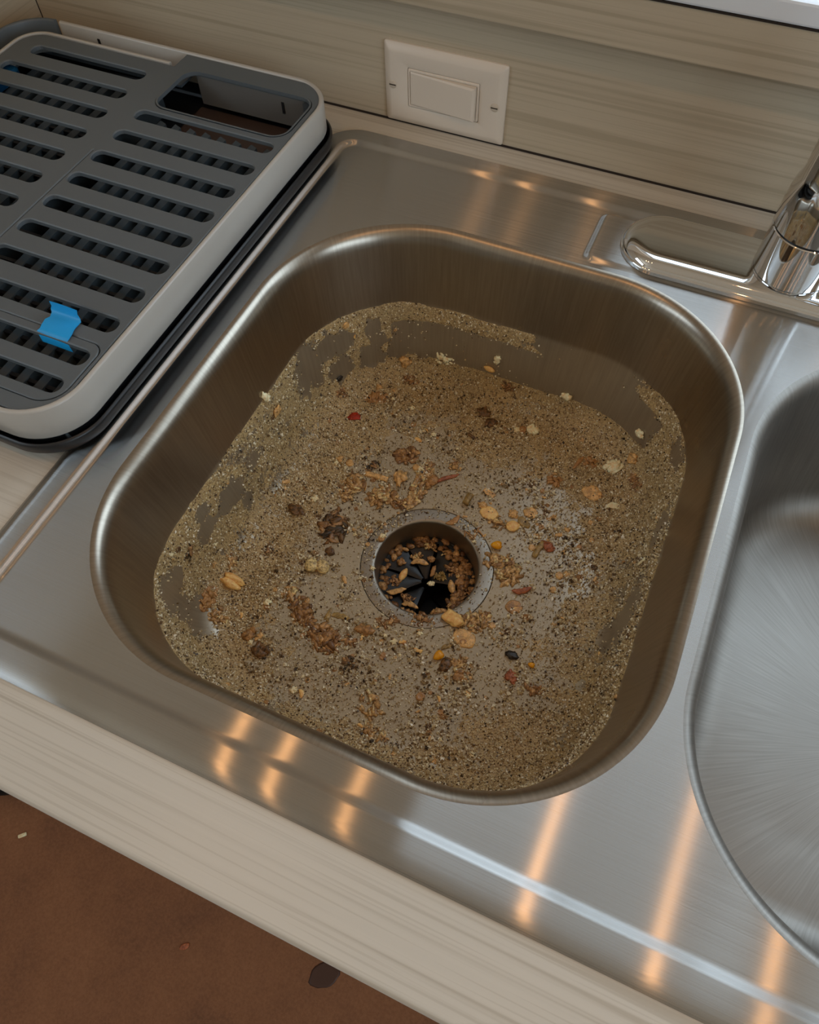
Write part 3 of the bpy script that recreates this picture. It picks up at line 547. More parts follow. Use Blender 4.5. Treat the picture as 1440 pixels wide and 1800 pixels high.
# ---------------------------------------------------------------- things on the floor
bg = MB(); rs = []
for k in range(9):
    t = k/8; s = math.sin(math.pi*min(1, .12+t*.95))**.5 if k < 8 else .2
    rs.append([(-.525+.105*s*math.cos(a*math.pi/12)*(1+.06*math.sin(3*a)), -.615+.080*s*math.sin(a*math.pi/12), -.9095+.07*t) for a in range(24)])
tag(bg.rings(rs, True, True).out('bag', M['pit'], None, (-.525, -.615, -.91)), 'black rounded bag on the brown floor, mostly hidden under the counter', 'bag')
PIECES = [
    ('corn_kernel', 'whole shiny yellow corn kernel on brown mush at the right edge of the drain flange', 'kernel', 0.2008, -0.3045, 10.5, 9, 7, 20),
    ('corn_kernel', 'yellow corn kernel lying below the drain near the sink front', 'kernel', 0.1934, -0.4169, 10, 8.5, 6, 60),
    ('corn_kernel', 'tiny broken orange corn bit on the sludge right of the lower corn kernel', 'kernel', 0.2638, -0.3956, 6, 5, 4, 0),
    ('food_scrap', 'pale orange split seed next to the mush right of the drain', 'seed', 0.2072, -0.2806, 10, 9, 4, 30),
    ('food_scrap', 'flat yellowish brown disc just above the pale orange seed', 'flake', 0.1829, -0.2756, 13, 11, 2.5, 0),
    ('food_scrap', 'orange brown strip hanging over the upper right lip of the drain', 'strip', 0.1556, -0.2945, 15, 7, 3.5, 50),
    ('food_scrap', 'pale whitish squiggle stuck on the upper right of the drain flange', 'squiggle', 0.1778, -0.3013, 12, 8, 2, 40),
    ('food_scrap', 'tan triangular nut piece resting on the front lip of the drain', 'nut', 0.1922, -0.3828, 14, 9, 6, 170),
    ('food_scrap', 'wide ragged brown flake lying on the front of the drain flange', 'clump', 0.1684, -0.3926, 20, 9, 4, 0),
    ('food_scrap', 'long lumpy brown clump at the lower left edge of the drain flange', 'clump', 0.1445, -0.4058, 16, 8, 5, 55),
    ('food_scrap', 'smooth brown lump just left of the clump by the drain flange', 'lump', 0.1295, -0.4209, 16, 8, 6, 10),
    ('food_scrap', 'large blackish green clump left above the drain', 'darkclump', 0.0637, -0.3455, 24, 19, 7, 0),
    ('food_scrap', 'two lobed tan nut lump left of the drain', 'nutclump', 0.0668, -0.384, 15, 11, 7, 100),
    ('food_scrap', 'pale green stem piece right of the drain', 'stem', 0.2354, -0.294, 17, 5, 3, 80),
    ('food_scrap', 'reddish brown shrivelled bit touching the green stem piece', 'lump', 0.2429, -0.2888, 10, 8, 5, 0),
    ('food_scrap', 'dark green stub standing above the right side of the drain', 'stem2', 0.1608, -0.2707, 11, 6, 5, 85),
    ('food_scrap', 'flat tan chip above and right of the drain', 'chip', 0.1755, -0.2563, 12, 5.5, 2, 165),
    ('food_scrap', 'round brown bit with a pale centre right of the yellow disc', 'flake', 0.2169, -0.2617, 9, 8, 3, 0),
    ('food_scrap', 'small dark brown bead beside the yellowish disc', 'lump', 0.2031, -0.2692, 7, 6, 4, 0),
    ('food_scrap', 'small reddish bead above the yellowish disc', 'lump', 0.1748, -0.2701, 7, 6, 4, 0),
    ('food_scrap', 'folded olive flake right of the pale orange seed', 'flake', 0.2146, -0.2732, 10, 6, 3, 150),
    ('food_scrap', 'brown mush cluster under the yellow disc', 'clump', 0.1932, -0.2813, 17, 11, 4, 0),
    ('food_scrap', 'loose mush cluster under the whole corn kernel', 'clump', 0.203, -0.3173, 16, 12, 5, 40),
    ('food_scrap', 'largest mush cluster at the right of the drain', 'bigclump', 0.2187, -0.3221, 24, 17, 5, 130),
    ('food_scrap', 'long curved reddish strip below the largest mush cluster', 'strip', 0.2346, -0.3352, 17, 6, 5, 25),
    ('food_scrap', 'translucent brown flake between the drain and the right wall', 'flake', 0.2342, -0.3523, 11, 10, 2.5, 0),
    ('food_scrap', 'crumbly mush patch at the lower right of the drain', 'bigclump', 0.2089, -0.3767, 26, 15, 4, 30),
    ('food_scrap', 'tan flap of mush below the lower right of the drain', 'flake', 0.2061, -0.3948, 15, 11, 3, 0),
    ('food_scrap', 'olive brown sliver attached above the lower corn kernel', 'strip', 0.1965, -0.4065, 10, 5, 3, 70),
    ('food_scrap', 'dark amber lump under the lower corn kernel', 'lump', 0.2013, -0.4218, 12, 8, 5, 80),
    ('food_scrap', 'ragged tan triangular flake right of the lower corn kernel', 'clump', 0.213, -0.4157, 15, 11, 3.5, 0),
    ('food_scrap', 'brown teardrop below the ragged triangular flake', 'lump', 0.2144, -0.4264, 10, 7, 4, 70),
    ('food_scrap', 'broad brown smear running down into the top of the drain', 'smear', 0.1136, -0.2714, 20, 56, 3, 0),
    ('food_scrap', 'orange chunk embedded in the brown smear above the drain', 'lump', 0.1241, -0.2642, 11, 9, 6, 60),
    ('food_scrap', 'curled reddish brown strand right of the brown smear', 'strip', 0.1356, -0.2567, 22, 6, 4, 55),
    ('food_scrap', 'tan scrap at the top right of the brown smear', 'clump', 0.1367, -0.2415, 14, 9, 4, 100),
    ('food_scrap', 'thick brown roll at the lower left of the brown smear', 'clump', 0.1075, -0.2986, 18, 8, 6, 5),
    ('food_scrap', 'crumbly mush at the upper left of the drain', 'bigclump', 0.0882, -0.2983, 24, 15, 5, 30),
    ('food_scrap', 'tall tan mush patch left of the brown smear', 'bigclump', 0.0595, -0.3004, 20, 26, 5, 0),
    ('food_scrap', 'horizontal brown twig in the mush above the drain', 'stem3', 0.0745, -0.2812, 17, 4, 3, 5),
    ('food_scrap', 'rounded tan lump at the right end of the brown twig', 'lump', 0.0939, -0.2733, 13, 9, 6, 100),
    ('food_scrap', 'dark speckled mush above the brown twig', 'darkclump2', 0.0662, -0.2722, 16, 10, 4, 0),
    ('food_scrap', 'brown crumbs packed at the head of the brown smear', 'bigclump', 0.09, -0.2479, 18, 16, 5, 20),
    ('food_scrap', 'crumbly brown mush above the blackish green clump', 'clump', 0.0568, -0.3351, 20, 11, 4, 0),
    ('food_scrap', 'tan crumbs in a heap at the left, upper of the pair', 'clump', 0.0027, -0.4146, 14, 9, 5, 45),
    ('food_scrap', 'pale peanut shaped lump at the left, under the upper heap', 'nutclump', 0.0108, -0.4287, 9, 16, 7, 0),
    ('food_scrap', 'branching orange brown mush at the far left of the bowl', 'bigclump', 0.0034, -0.4518, 22, 13, 5, 150),
    ('food_scrap', 'brown mush strip running down from the branching mush', 'clump', 0.0161, -0.4592, 12, 18, 6, 0),
    ('food_scrap', 'ragged tan flake left of the drain, upper of two', 'clump', 0.0585, -0.4173, 14, 12, 4, 0),
    ('food_scrap', 'large ragged brown flake lower left of the drain', 'bigclump', 0.0755, -0.427, 24, 16, 5, 140),
    ('food_scrap', 'large crumbly brown heap lower left of the drain', 'bigclump', 0.1028, -0.441, 24, 19, 6, 0),
    ('food_scrap', 'brown ridge of crumbs right of the large crumbly heap', 'clump', 0.1168, -0.4359, 20, 10, 5, 15),
    ('food_scrap', 'translucent olive sliver below left of the drain, upright', 'strip', 0.0963, -0.4242, 5, 15, 2, 0),
    ('food_scrap', 'translucent tan sliver right of the upright olive sliver', 'strip', 0.1062, -0.418, 17, 6, 2, 25),
    ('food_scrap', 'dark brown lump in the sludge near the front left corner', 'lump', 0.0609, -0.4716, 13, 10, 6, 0),
    ('food_scrap', 'small upright brown lump above the front left lump', 'lump', 0.0461, -0.4632, 8, 11, 5, 0),
    ('food_scrap', 'tan lump above left of the blackish green clump', 'lump', 0.0239, -0.3438, 13, 9, 6, 0),
    ('food_scrap', 'faint red brown crumb patch left of the blackish green clump', 'clump', 0.0211, -0.389, 12, 9, 3, 0),
    ('food_scrap', 'small dark brown bit below the blackish green clump', 'lump', 0.0706, -0.3669, 9, 6, 4, 160),
    ('food_scrap', 'dark brown crumbs by the left wall', 'darkclump2', -0.0106, -0.4374, 12, 10, 4, 0),
    ('food_scrap', 'dark crumbs pair below the large crumbly heap', 'darkclump2', 0.1302, -0.4524, 15, 11, 5, 0),
    ('food_scrap', 'brown mush at the front of the bowl, upper of two', 'clump', 0.1605, -0.4756, 14, 18, 5, 60),
    ('food_scrap', 'tan mush at the front of the bowl, lower of two', 'clump', 0.174, -0.4938, 22, 11, 4, 165),
    ('food_scrap', 'orange streak of mush at the right of the bowl', 'strip', 0.2397, -0.1954, 17, 5, 3, 60),
    ('food_scrap', 'lumpy brown scrap right of the orange streak', 'clump', 0.2505, -0.1902, 15, 10, 5, 60),
    ('food_scrap', 'shiny pink white lump near the right wall', 'lump', 0.2704, -0.189, 12, 11, 6, 60),
    ('food_scrap', 'orange crumbly lump right above the drain', 'clump', 0.2258, -0.2222, 12, 10, 7, 0),
    ('food_scrap', 'yellow translucent flake right of the orange crumbly lump', 'flake', 0.2608, -0.2218, 14, 12, 3, 0),
    ('food_scrap', 'pale pink lump high on the right side of the bowl', 'lump', 0.2818, -0.1738, 9, 7, 5, 0),
    ('food_scrap', 'tan upright lump between two pale lumps at the right', 'lump', 0.2837, -0.1833, 7, 12, 5, 0),
    ('food_scrap', 'brown ring shaped scrap near the right wall', 'clump', 0.2919, -0.2017, 15, 12, 4, 0),
    ('food_scrap', 'long white flake near the right wall', 'strip', 0.2832, -0.2294, 16, 7, 3, 25),
    ('food_scrap', 'pale elongated flake on the lower right wall', 'strip', 0.316, -0.2984, 6, 14, 3, 160),
    ('food_scrap', 'brown scrap at the back of the bowl near the clean patch', 'clump', 0.1523, -0.1537, 12, 8, 5, 0),
    ('food_scrap', 'dark brown round bit on the pale sludge band', 'lump', 0.1495, -0.1841, 10, 8, 5, 0),
    ('food_scrap', 'dark ring shaped bit above the dark round bit', 'lump', 0.1391, -0.1753, 8, 9, 5, 0),
    ('food_scrap', 'dark curled bit above right of the brown smear', 'strip', 0.1385, -0.2049, 10, 4, 3, 140),
    ('food_scrap', 'white crumbly clump at the back of the bowl', 'clump', 0.0873, -0.1521, 16, 10, 5, 10),
    ('food_scrap', 'brown seed at the back right of the white clump', 'seed', 0.133, -0.1513, 9, 4.5, 4, 170),
    ('food_scrap', 'white upright crumb at the back of the bowl', 'lump', 0.1391, -0.1493, 5, 9, 4, 0),
    ('food_scrap', 'white lump on the pale sludge band at the right', 'lump', 0.189, -0.1766, 11, 7, 5, 15),
    ('food_scrap', 'small white lump near the right clean patch', 'lump', 0.2084, -0.1519, 7, 6, 5, 0),
    ('pepper_flake', 'single dark red pepper flake on the sludge toward the back left', 'redflake', 0.0263, -0.2287, 9, 7, 2.5, 20),
    ('food_scrap', 'tan acorn shaped scrap at the back of the bowl', 'lump', 0.0511, -0.1623, 8, 12, 6, 0),
    ('food_scrap', 'orange brown clump at the back left of the bowl', 'bigclump', 0.0362, -0.2007, 19, 12, 5, 160),
    ('food_scrap', 'brown scrap beside the wiped patch at the back left', 'clump', 0.0076, -0.2146, 11, 10, 5, 0),
    ('food_scrap', 'tan crumb near the left wall toward the back', 'lump', -0.012, -0.2918, 8, 7, 5, 0),
    ('food_scrap', 'white crumb stuck at the left wall', 'lump', -0.0156, -0.2974, 6, 9, 5, 0),
    ('food_scrap', 'crumbly brown scrap at the centre back of the bowl', 'clump', 0.0588, -0.1706, 16, 8, 4, 170),
    ('food_scrap', 'brown lump low right of the drain, in the sludge', 'clump', 0.2723, -0.4136, 13, 9, 5, 0),
    ('food_scrap', 'purplish brown bit on bare steel right of the lower corn kernel', 'lump', 0.2524, -0.4099, 9, 8, 4, 0),
    ('food_scrap', 'black bit on bare steel right of the lower corn kernel', 'blackbit', 0.247, -0.3936, 8, 5, 4, 0),
    ('food_scrap', 'black speck above the wiped patch at the back left', 'blackbit', 0.0029, -0.2086, 5, 4, 2.5, 0),
]
WIPES = [(-0.0101, -0.235, -0.0983, 17.5), (-0.013, -0.2353, -0.0807, 8.9), (-0.0045, -0.211, -0.0938, 11.8), (0.0028, -0.1973, -0.0968, 10.4), (0.023, -0.1718, -0.0908, 6.3), (0.0276, -0.1713, -0.1079, 6.9), (0.0035, -0.2038, -0.1206, 11.3), (0.0216, -0.1795, -0.1216, 10.6), (0.0438, -0.1622, -0.1155, 9.2), (0.0641, -0.1545, -0.1184, 8.5), (0.1685, -0.1484, -0.1016, 14.1), (0.1947, -0.1478, -0.0983, 16.2), (0.2203, -0.1474, -0.0949, 17.5), (0.2447, -0.1508, -0.0954, 16.0), (0.2595, -0.1564, -0.0976, 13.0), (0.1898, -0.1441, -0.0749, 17.0), (0.2195, -0.1435, -0.0702, 20.8), (0.2469, -0.1481, -0.075, 17.5), (-0.0104, -0.4126, -0.1028, 8.1), (-0.0127, -0.4087, -0.0882, 5.7), (-0.01, -0.3746, -0.1051, 9.9), (-0.0067, -0.3645, -0.1286, 5.3), (-0.0105, -0.3379, -0.1021, 4.5), (-0.0099, -0.387, -0.1062, 5.7), (-0.0016, -0.473, -0.0939, 12.8), (-0.0064, -0.46, -0.0981, 7.3), (0.0067, -0.4717, -0.1377, 13.0), (0.0037, -0.476, -0.1144, 8.9), (0.3135, -0.3558, -0.1294, 12.6), (0.3167, -0.3384, -0.107, 13.4), (0.3166, -0.3531, -0.1078, 9.5), (0.3189, -0.268, -0.0929, 8.5), (0.3179, -0.2841, -0.099, 5.5), (0.3133, -0.2098, -0.0837, 8.4)]
# ---------------------------------------------------------------- noise on arrays
def vnoise(x, y, z=0.0, seed=0):
    x, y, z = np.broadcast_arrays(np.asarray(x, float), np.asarray(y, float), np.asarray(z, float))
    xi, yi, zi = np.floor(x).astype(np.int64), np.floor(y).astype(np.int64), np.floor(z).astype(np.int64)
    fx, fy, fz = x-xi, y-yi, z-zi; fx, fy, fz = [f*f*(3-2*f) for f in (fx, fy, fz)]
    def h(a, b, c):
        k = (a*374761393+b*668265263+c*2147483647+seed*974634521) & 0xffffffff
        k = ((k ^ (k >> 13))*1274126177) & 0xffffffff; k = ((k ^ (k >> 16))*2246822519) & 0xffffffff
        return ((k ^ (k >> 15)) & 0xffffff)/0xffffff
    r = 0
    for dx in (0, 1):
        for dy in (0, 1):
            for dz in (0, 1):
                r = r+h(xi+dx, yi+dy, zi+dz)*np.where(dx, fx, 1-fx)*np.where(dy, fy, 1-fy)*np.where(dz, fz, 1-fz)
    return r
def fbm(x, y, z=0.0, o=4, seed=0, rough=.5):
    r = 0; a = 1; s = 0
    for k in range(o): r = r+a*vnoise(np.asarray(x)*2**k, np.asarray(y)*2**k, np.asarray(z)*2**k, seed+k*7); s += a; a *= rough
    return r/s
def cover(x, y, z):
    """how much of the steel the sludge hides here, 0 to 1, and the bare-steel score"""
    dx, dy = x-DR_L[0], y-DR_L[1]; r = np.hypot(dx, dy*.95); th = np.arctan2(dy, dx)
    c = np.interp(r, [.05, .065, .10, .135, .165, .20], [.20, .26, .38, .48, .64, .84])
    c = c-.16*np.exp(-((dx-.075)**2+(dy+.0)**2)/.035**2)-.12*np.exp(-((dx-.05)**2+(dy-.085)**2)/.035**2)-.14*np.exp(-((dx-.055)**2+(dy+.08)**2)/.03**2)-.08*np.exp(-((dx+.085)**2+(dy-.0)**2)/.03**2)
    c = c+.25*np.exp(-((dx-.005)**2+(dy-.135)**2)/.04**2)+.22*np.exp(-((dx-.08)**2+(dy-.15)**2)/.045**2)
    c = c+.34*np.exp(-((dx+.128)/.030)**2)*np.exp(-(dy/.15)**2)+.14*np.exp(-((dx-.130)/.028)**2)*np.exp(-(dy/.15)**2)
    wave = .0035*(fbm(x*40, y*40, 0, 3, 5)-.5)*2
    top = np.clip((-.0690+wave-z)/.0012, 0, 1)                       # the old water line
    bare = np.zeros_like(x)
    for wx, wy, wz, wr in WIPES:
        q = np.sqrt((x-wx)**2+(y-wy)**2+(z-wz)**2)*1000/wr; bare = np.maximum(bare, np.clip(1.7-q*1.05-1.7*(fbm(x*150, y*150, z*150, 3, 9)-.5), 0, 1))
    # a long bare band round the cove at the back right
    g = np.clip((-.086-z)/.004, 0, 1)*np.clip((z+.128)/.006, 0, 1)*np.clip((y+.185)/.01, 0, 1)*np.clip((x-.03)/.02, 0, 1)
    bare = np.maximum(bare, g*np.clip(1.15-.9*fbm(x*45, y*45, z*45, 3, 21)+.35*np.clip((x-.16+.06*(fbm(x*70, y*70, z*70, 3, 61)-.5))/.03, 0, 1), 0, 1)*1.2)
    return c*top, np.clip(bare, 0, 1), top, r, th
# ---------------------------------------------------------------- sludge film: a thin relief lying on the bowl
NT_, NS_ = 1100, 300
tt = np.linspace(0, 2*math.pi, NT_, endpoint=False)
def rho2(d):
    lo = np.zeros(NT_); hi = np.full(NT_, .6)
    for _ in range(36):
        m = (lo+hi)/2; s = sdist(DR_L[0]+m*np.cos(tt), DR_L[1]+m*np.sin(tt), BOWL_L)+d
        hi = np.where(s > 0, m, hi); lo = np.where(s > 0, lo, m)
    return lo
zs = np.linspace(-.064, ZF, 70); ds = np.interp(-zs, -PZ, PD)
qa = [rho2(d) for d in ds]; q0 = qa[-1]
qa += [q0*(1-t)+.0575*t for t in np.linspace(0, 1, NS_-69)[1:]]
Q = np.array(qa); X = DR_L[0]+Q*np.cos(tt); Y = DR_L[1]+Q*np.sin(tt); Z = height(X, Y, BOWL_L, DR_L)
e = 1e-4
gx = (height(X+e, Y, BOWL_L, DR_L)-height(X-e, Y, BOWL_L, DR_L))/(2*e); gy = (height(X, Y+e, BOWL_L, DR_L)-height(X, Y-e, BOWL_L, DR_L))/(2*e)
nn = np.sqrt(gx**2+gy**2+1); NX, NY, NZ = -gx/nn, -gy/nn, 1/nn
cv, bare, top, rr, th = cover(X, Y, Z)
n1 = fbm(X*95, Y*95, Z*95, 4, 1); n2 = fbm(X*420, Y*420, Z*420, 3, 2); n3 = fbm(th*9, rr*34, 0, 3, 3); n4 = fbm(X*24, Y*24, Z*24, 2, 8); n5 = fbm(X*1000, Y*1000, Z*1000, 2, 51)
mixn = .24*n1+.26*n2+.14*np.where(rr < .14, n3, n1)+.14*n4+.30*n5
lvl = (cv-bare*1.3)-(mixn-.5)*2.1-.5
thick = np.clip(lvl*.9, -.25, .45)
off = (thick*.0011+np.where(thick > 0, (n2-.45)*.0006+(n5-.45)*.0006, 0))
PX, PY, PZ_ = X+NX*off, Y+NY*off, Z+NZ*off
ns = Q.shape[0]
idx = np.arange(ns*NT_).reshape(ns, NT_); a = idx[:-1]; b = np.roll(a, -1, 1); d_ = idx[1:]; c_ = np.roll(d_, -1, 1)
keep = np.maximum.reduce([off[:-1], np.roll(off[:-1], -1, 1), off[1:], np.roll(off[1:], -1, 1)]) > 0
fc = np.stack([a[keep], b[keep], c_[keep], d_[keep]], 1)
used = np.unique(fc); remap = np.full(ns*NT_, -1); remap[used] = np.arange(len(used))
vv = np.stack([PX.ravel(), PY.ravel(), PZ_.ravel()], 1)[used]; fc = remap[fc]
def np_mesh(name, v, f, mat, smooth=True):
    me = bpy.data.meshes.new(name); k = f.shape[1]; me.vertices.add(len(v)); me.vertices.foreach_set('co', np.ascontiguousarray(v, 'f').ravel())
    me.loops.add(f.size); me.loops.foreach_set('vertex_index', np.ascontiguousarray(f, 'i').ravel())
    me.polygons.add(len(f)); me.polygons.foreach_set('loop_start', np.arange(0, f.size, k, dtype='i'))
    me.polygons.foreach_set('use_smooth', np.full(len(f), smooth)); me.update(calc_edges=True); me.validate(); me.materials.append(mat); return me
me = np_mesh('sludge', vv, fc, M['sludge'])
if me.polygons[len(me.polygons)//2].normal.z < 0: me.flip_normals()
tag(put('sludge', me, None, (DR_L[0], DR_L[1], -.16)), 'gritty brown film of wet food sludge coating the left bowl', 'sludge', None, 'stuff')
# ---------------------------------------------------------------- grit: tens of thousands of grains nobody could count
R = np.random.default_rng(7)
OCT = np.array([(1, 0, 0), (0, 1, 0), (-1, 0, 0), (0, -1, 0), (0, 0, 1), (0, 0, -1)], float)
OCF = np.array([(0, 1, 4), (1, 2, 4), (2, 3, 4), (3, 0, 4), (1, 0, 5), (2, 1, 5), (3, 2, 5), (0, 3, 5)])
def scatter(n, want):
    xs, ys = [], []
    while sum(map(len, xs)) < n:
        x = R.uniform(-.03, .34, 60000); y = R.uniform(-.545, -.125, 60000); d = -sdist(x, y, BOWL_L); ok = (d > .012) & (np.hypot(x-DR_L[0], y-DR_L[1]) > .0462)
        x, y = x[ok], y[ok]; z = height(x, y, BOWL_L, DR_L); g = want(x, y, z); ok = R.uniform(0, 1, len(x)) < g
        xs.append(x[ok]); ys.append(y[ok])
    return np.concatenate(xs)[:n], np.concatenate(ys)[:n]
def want_grit(x, y, z):
    c, b, t, r, _ = cover(x, y, z); d = -sdist(x, y, BOWL_L)
    steep = np.where(d < .024, 3.0, 1.0)                            # walls are foreshortened in plan
    return np.clip(t*(.10+.9*c**1.6)*(1-b)**2*(.35+.9*fbm(x*60, y*60, z*60, 3, 31))*steep/3.2, 0, 1)
def grains(name, n, want, lo, hi, mat, label, pw=2.2, flat=.75):
    x, y = scatter(n, want); z = height(x, y, BOWL_L, DR_L)
    gx = (height(x+e, y, BOWL_L, DR_L)-height(x-e, y, BOWL_L, DR_L))/(2*e); gy = (height(x, y+e, BOWL_L, DR_L)-height(x, y-e, BOWL_L, DR_L))/(2*e); q = np.sqrt(gx**2+gy**2+1)
    rim = np.hypot(x-DR_L[0], y-DR_L[1]) < .0585; z = np.where(rim, -.1613, z); gx = np.where(rim, 0, gx); gy = np.where(rim, 0, gy); q = np.where(rim, 1, q)
    s = lo+(hi-lo)*R.uniform(0, 1, n)**pw; sc = s[:, None]*R.uniform(.55, 1.15, (n, 3)); A = R.normal(size=(n, 3)); A /= np.linalg.norm(A, axis=1, keepdims=True)
    Bv = np.cross(A, R.normal(size=(n, 3))); Bv /= np.linalg.norm(Bv, axis=1, keepdims=True); Cv = np.cross(A, Bv)
    P = OCT[None]*R.uniform(.75, 1.2, (n, 6, 1))*sc[:, None, :]; P = P[..., :1]*A[:, None]+P[..., 1:2]*Bv[:, None]+P[..., 2:]*Cv[:, None]
    lift = .35*s+.0003
    ctr = np.stack([x-gx/q*lift, y-gy/q*lift, z+lift/q], 1); P = P+ctr[:, None]
    f = (OCF[None]+6*np.arange(n)[:, None, None]).reshape(-1, 3)
    tag(put(name, np_mesh(name, P.reshape(-1, 3), f, mat, False), None, (DR_L[0], DR_L[1], -.16)), label, 'grit', None, 'stuff')
grains('fine_grit', 85000, want_grit, .00025, .00125, M['grain'], 'fine tan and cream food grit sprinkled over the sludge')
def want_crumb(x, y, z):
    c, b, t, r, _ = cover(x, y, z)
    return np.clip(t*(1-b)**2*(np.exp(-((r-.095)/.05)**2)*.8+.25)*(fbm(x*50, y*50, z*50, 3, 41) > .5), 0, 1)
grains('coarse_grit', 7500, want_crumb, .0005, .0021, M['grain'], 'coarser brown and tan crumbs strewn around the drain', 2.6)
# ---------------------------------------------------------------- food scraps, each one a thing
ICO = {}
def ico(sub):
    if sub not in ICO:
        bm = bmesh.new(); bmesh.ops.create_icosphere(bm, subdivisions=sub, radius=1); bm.verts.ensure_lookup_table()
        ICO[sub] = (np.array([v.co[:] for v in bm.verts]), [tuple(v.index for v in f.verts) for f in bm.faces]); bm.free()
    return ICO[sub]
def lump(mb, c, s, seed, sub=2, amp=.35, freq=1.6, turn=None):
    v, f = ico(sub); n = fbm(v[:, 0]*freq+seed*3.7, v[:, 1]*freq+seed, v[:, 2]*freq+seed*1.3, 3, seed)
    p = v*(1+amp*(n-.5)*2)[:, None]*np.array(s)
    if turn: p = p @ np.array(turn)
    mb.add((p+np.array(c)).tolist(), f)
def piece_mesh(kind, L, W, H, seed):
    """unit piece: length L along x, width W along y, resting on z = 0; millimetres"""
    g = random.Random(seed); m = MB()
    if kind == 'lump':
        lump(m, (0, 0, H*.30), (L*.40, W*.40, H*.36), seed, 2, .6, 2.0)
        for k in range(9):
            a = g.uniform(0, 6.283); r = g.uniform(.25, 1); q = g.uniform(.16, .30)*min(L, W)
            lump(m, (r*L*.36*math.cos(a), r*W*.36*math.sin(a), H*g.uniform(.18, .5)), (q*g.uniform(.9, 1.9), q*g.uniform(.5, 1.1), H*g.uniform(.12, .30)), seed*13+k, 2, .6, 2.2, (Matrix.Rotation(g.uniform(0, 6.283), 3, 'Z') @ Matrix.Rotation(g.uniform(-.6, .6), 3, 'X')).transposed())
    elif kind in ('nut', 'redflake', 'blackbit'): lump(m, (0, 0, H*.40), (L/2, W/2, H/2), seed, 3 if L > 6 else 2, .55, 2.3)
    elif kind == 'kernel':
        v, f = ico(3); t = (v[:, 0]+1)/2; p = v*np.stack([np.full(len(v), L/2), W/2*(.62+.46*t), H/2*(.75+.25*t)], 1); p[:, 2] += H*.45
        dent = np.exp(-((v[:, 0]-1)**2+v[:, 1]**2*1.5)/.25); p[:, 0] -= dent*L*.10; m.add(p.tolist(), f)
    elif kind == 'seed':
        v, f = ico(2); p = v*np.array([L/2, W/2, H/2]); p[:, 1] *= 1-.45*np.clip(v[:, 0], 0, 1)**1.5; p[:, 2] = p[:, 2]+H*.45-.3*np.exp(-(v[:, 1]/.15)**2)*(v[:, 2] > 0); m.add(p.tolist(), f)
    elif kind == 'nutclump':
        for s in (-1, 1): lump(m, (s*L*.24, g.uniform(-1, 1), H*.42), (L*.30, W*.46, H*.5), seed+s, 3, .28)
        lump(m, (0, W*.1, H*.35), (L*.2, W*.32, H*.38), seed+5, 2, .3)
    elif kind in ('clump', 'bigclump', 'darkclump', 'darkclump2'):
        n = {'clump': 30, 'darkclump2': 22}.get(kind, 62)
        for k in range(n):
            a = g.uniform(0, 6.283); r = g.uniform(0, 1)**.6; q = g.uniform(.07, .20)*min(L, W)*(1.1-.35*r)
            T = (Matrix.Rotation(g.uniform(0, 6.283), 3, 'Z') @ Matrix.Rotation(g.uniform(-.7, .7), 3, 'X')).transposed()
            lump(m, (r*L*.46*math.cos(a), r*W*.46*math.sin(a), H*(.16+.30*(1-r)*g.random())), (q*g.uniform(.9, 2.0), q*g.uniform(.5, 1.0), H*g.uniform(.08, .26)), seed*31+k, 1 if k % 3 else 2, .65, 2.1, T)
    elif kind in ('flake', 'chip'):
        n = 22; rings = []
        for r, z in ((1, 0), (1.0, .55), (.86, 1.0), (.45, .85), (.1, .8)):
            ring = []
            for i in range(n):
                a = 2*math.pi*i/n; j = 1+(.0 if kind == 'chip' else .22*(fbm(math.cos(a)*1.6+seed, math.sin(a)*1.6, 0, 3, seed)-.5)*2)
                ca, sa = math.cos(a), math.sin(a)
                if kind == 'chip': e_ = .35; ca = math.copysign(abs(ca)**e_, ca); sa = math.copysign(abs(sa)**e_, sa)
                x, y = L/2*r*j*ca, W/2*r*j*sa; ring.append((x, y, H*z*.6+.05*H*math.sin(x*.9+seed)+.02*x*x/ max(L, 1)*H))
            rings.append(ring)
        m.rings(rings, True, True)
    elif kind == 'strip':
        n = 9; pts = []; rd = []
        for k in range(n):
            t = k/(n-1); pts.append((L*(t-.5), W*.32*math.sin(t*3.1+seed), H*.38+.12*H*math.sin(t*5+seed))); rd.append(1)
        rs = []
        for k, p in enumerate(pts):
            t = k/(n-1); wd = W*.36*(1-abs(2*t-1)**3)+.25; wd *= .8+.5*g.random()
            rs.append([(p[0], p[1]+wd*math.cos(q*math.pi/6), p[2]+H*.34*math.sin(q*math.pi/6)*(.6+.4*(1-abs(2*t-1)))) for q in range(12)])
        m.rings(rs, True, True)
    elif kind == 'squiggle':
        m.tube([(L*(t/9-.5), W*.45*math.sin(t*1.15), .9+.3*math.sin(t)) for t in range(10)], [.5]+[.85]*8+[.5], 8)
        m.tube([(L*(t/5-.4), W*.4*math.cos(t*1.4)+1.5, 1.0) for t in range(6)], [.4]+[.7]*4+[.4], 8)
    elif kind in ('stem', 'stem2', 'stem3'):
        n = 8; q = []
        for k in range(n):
            t = k/(n-1); wv = 1+.10*math.sin(k*1.9+seed)
            q.append([(L*(t-.5), W/2*wv*math.copysign(abs(math.cos(a*math.pi/6))**.6, math.cos(a*math.pi/6))+.3*math.sin(t*3), H/2+H/2*wv*math.copysign(abs(math.sin(a*math.pi/6))**.6, math.sin(a*math.pi/6))) for a in range(12)])
        m.rings(q, True, True)
    elif kind == 'smear':
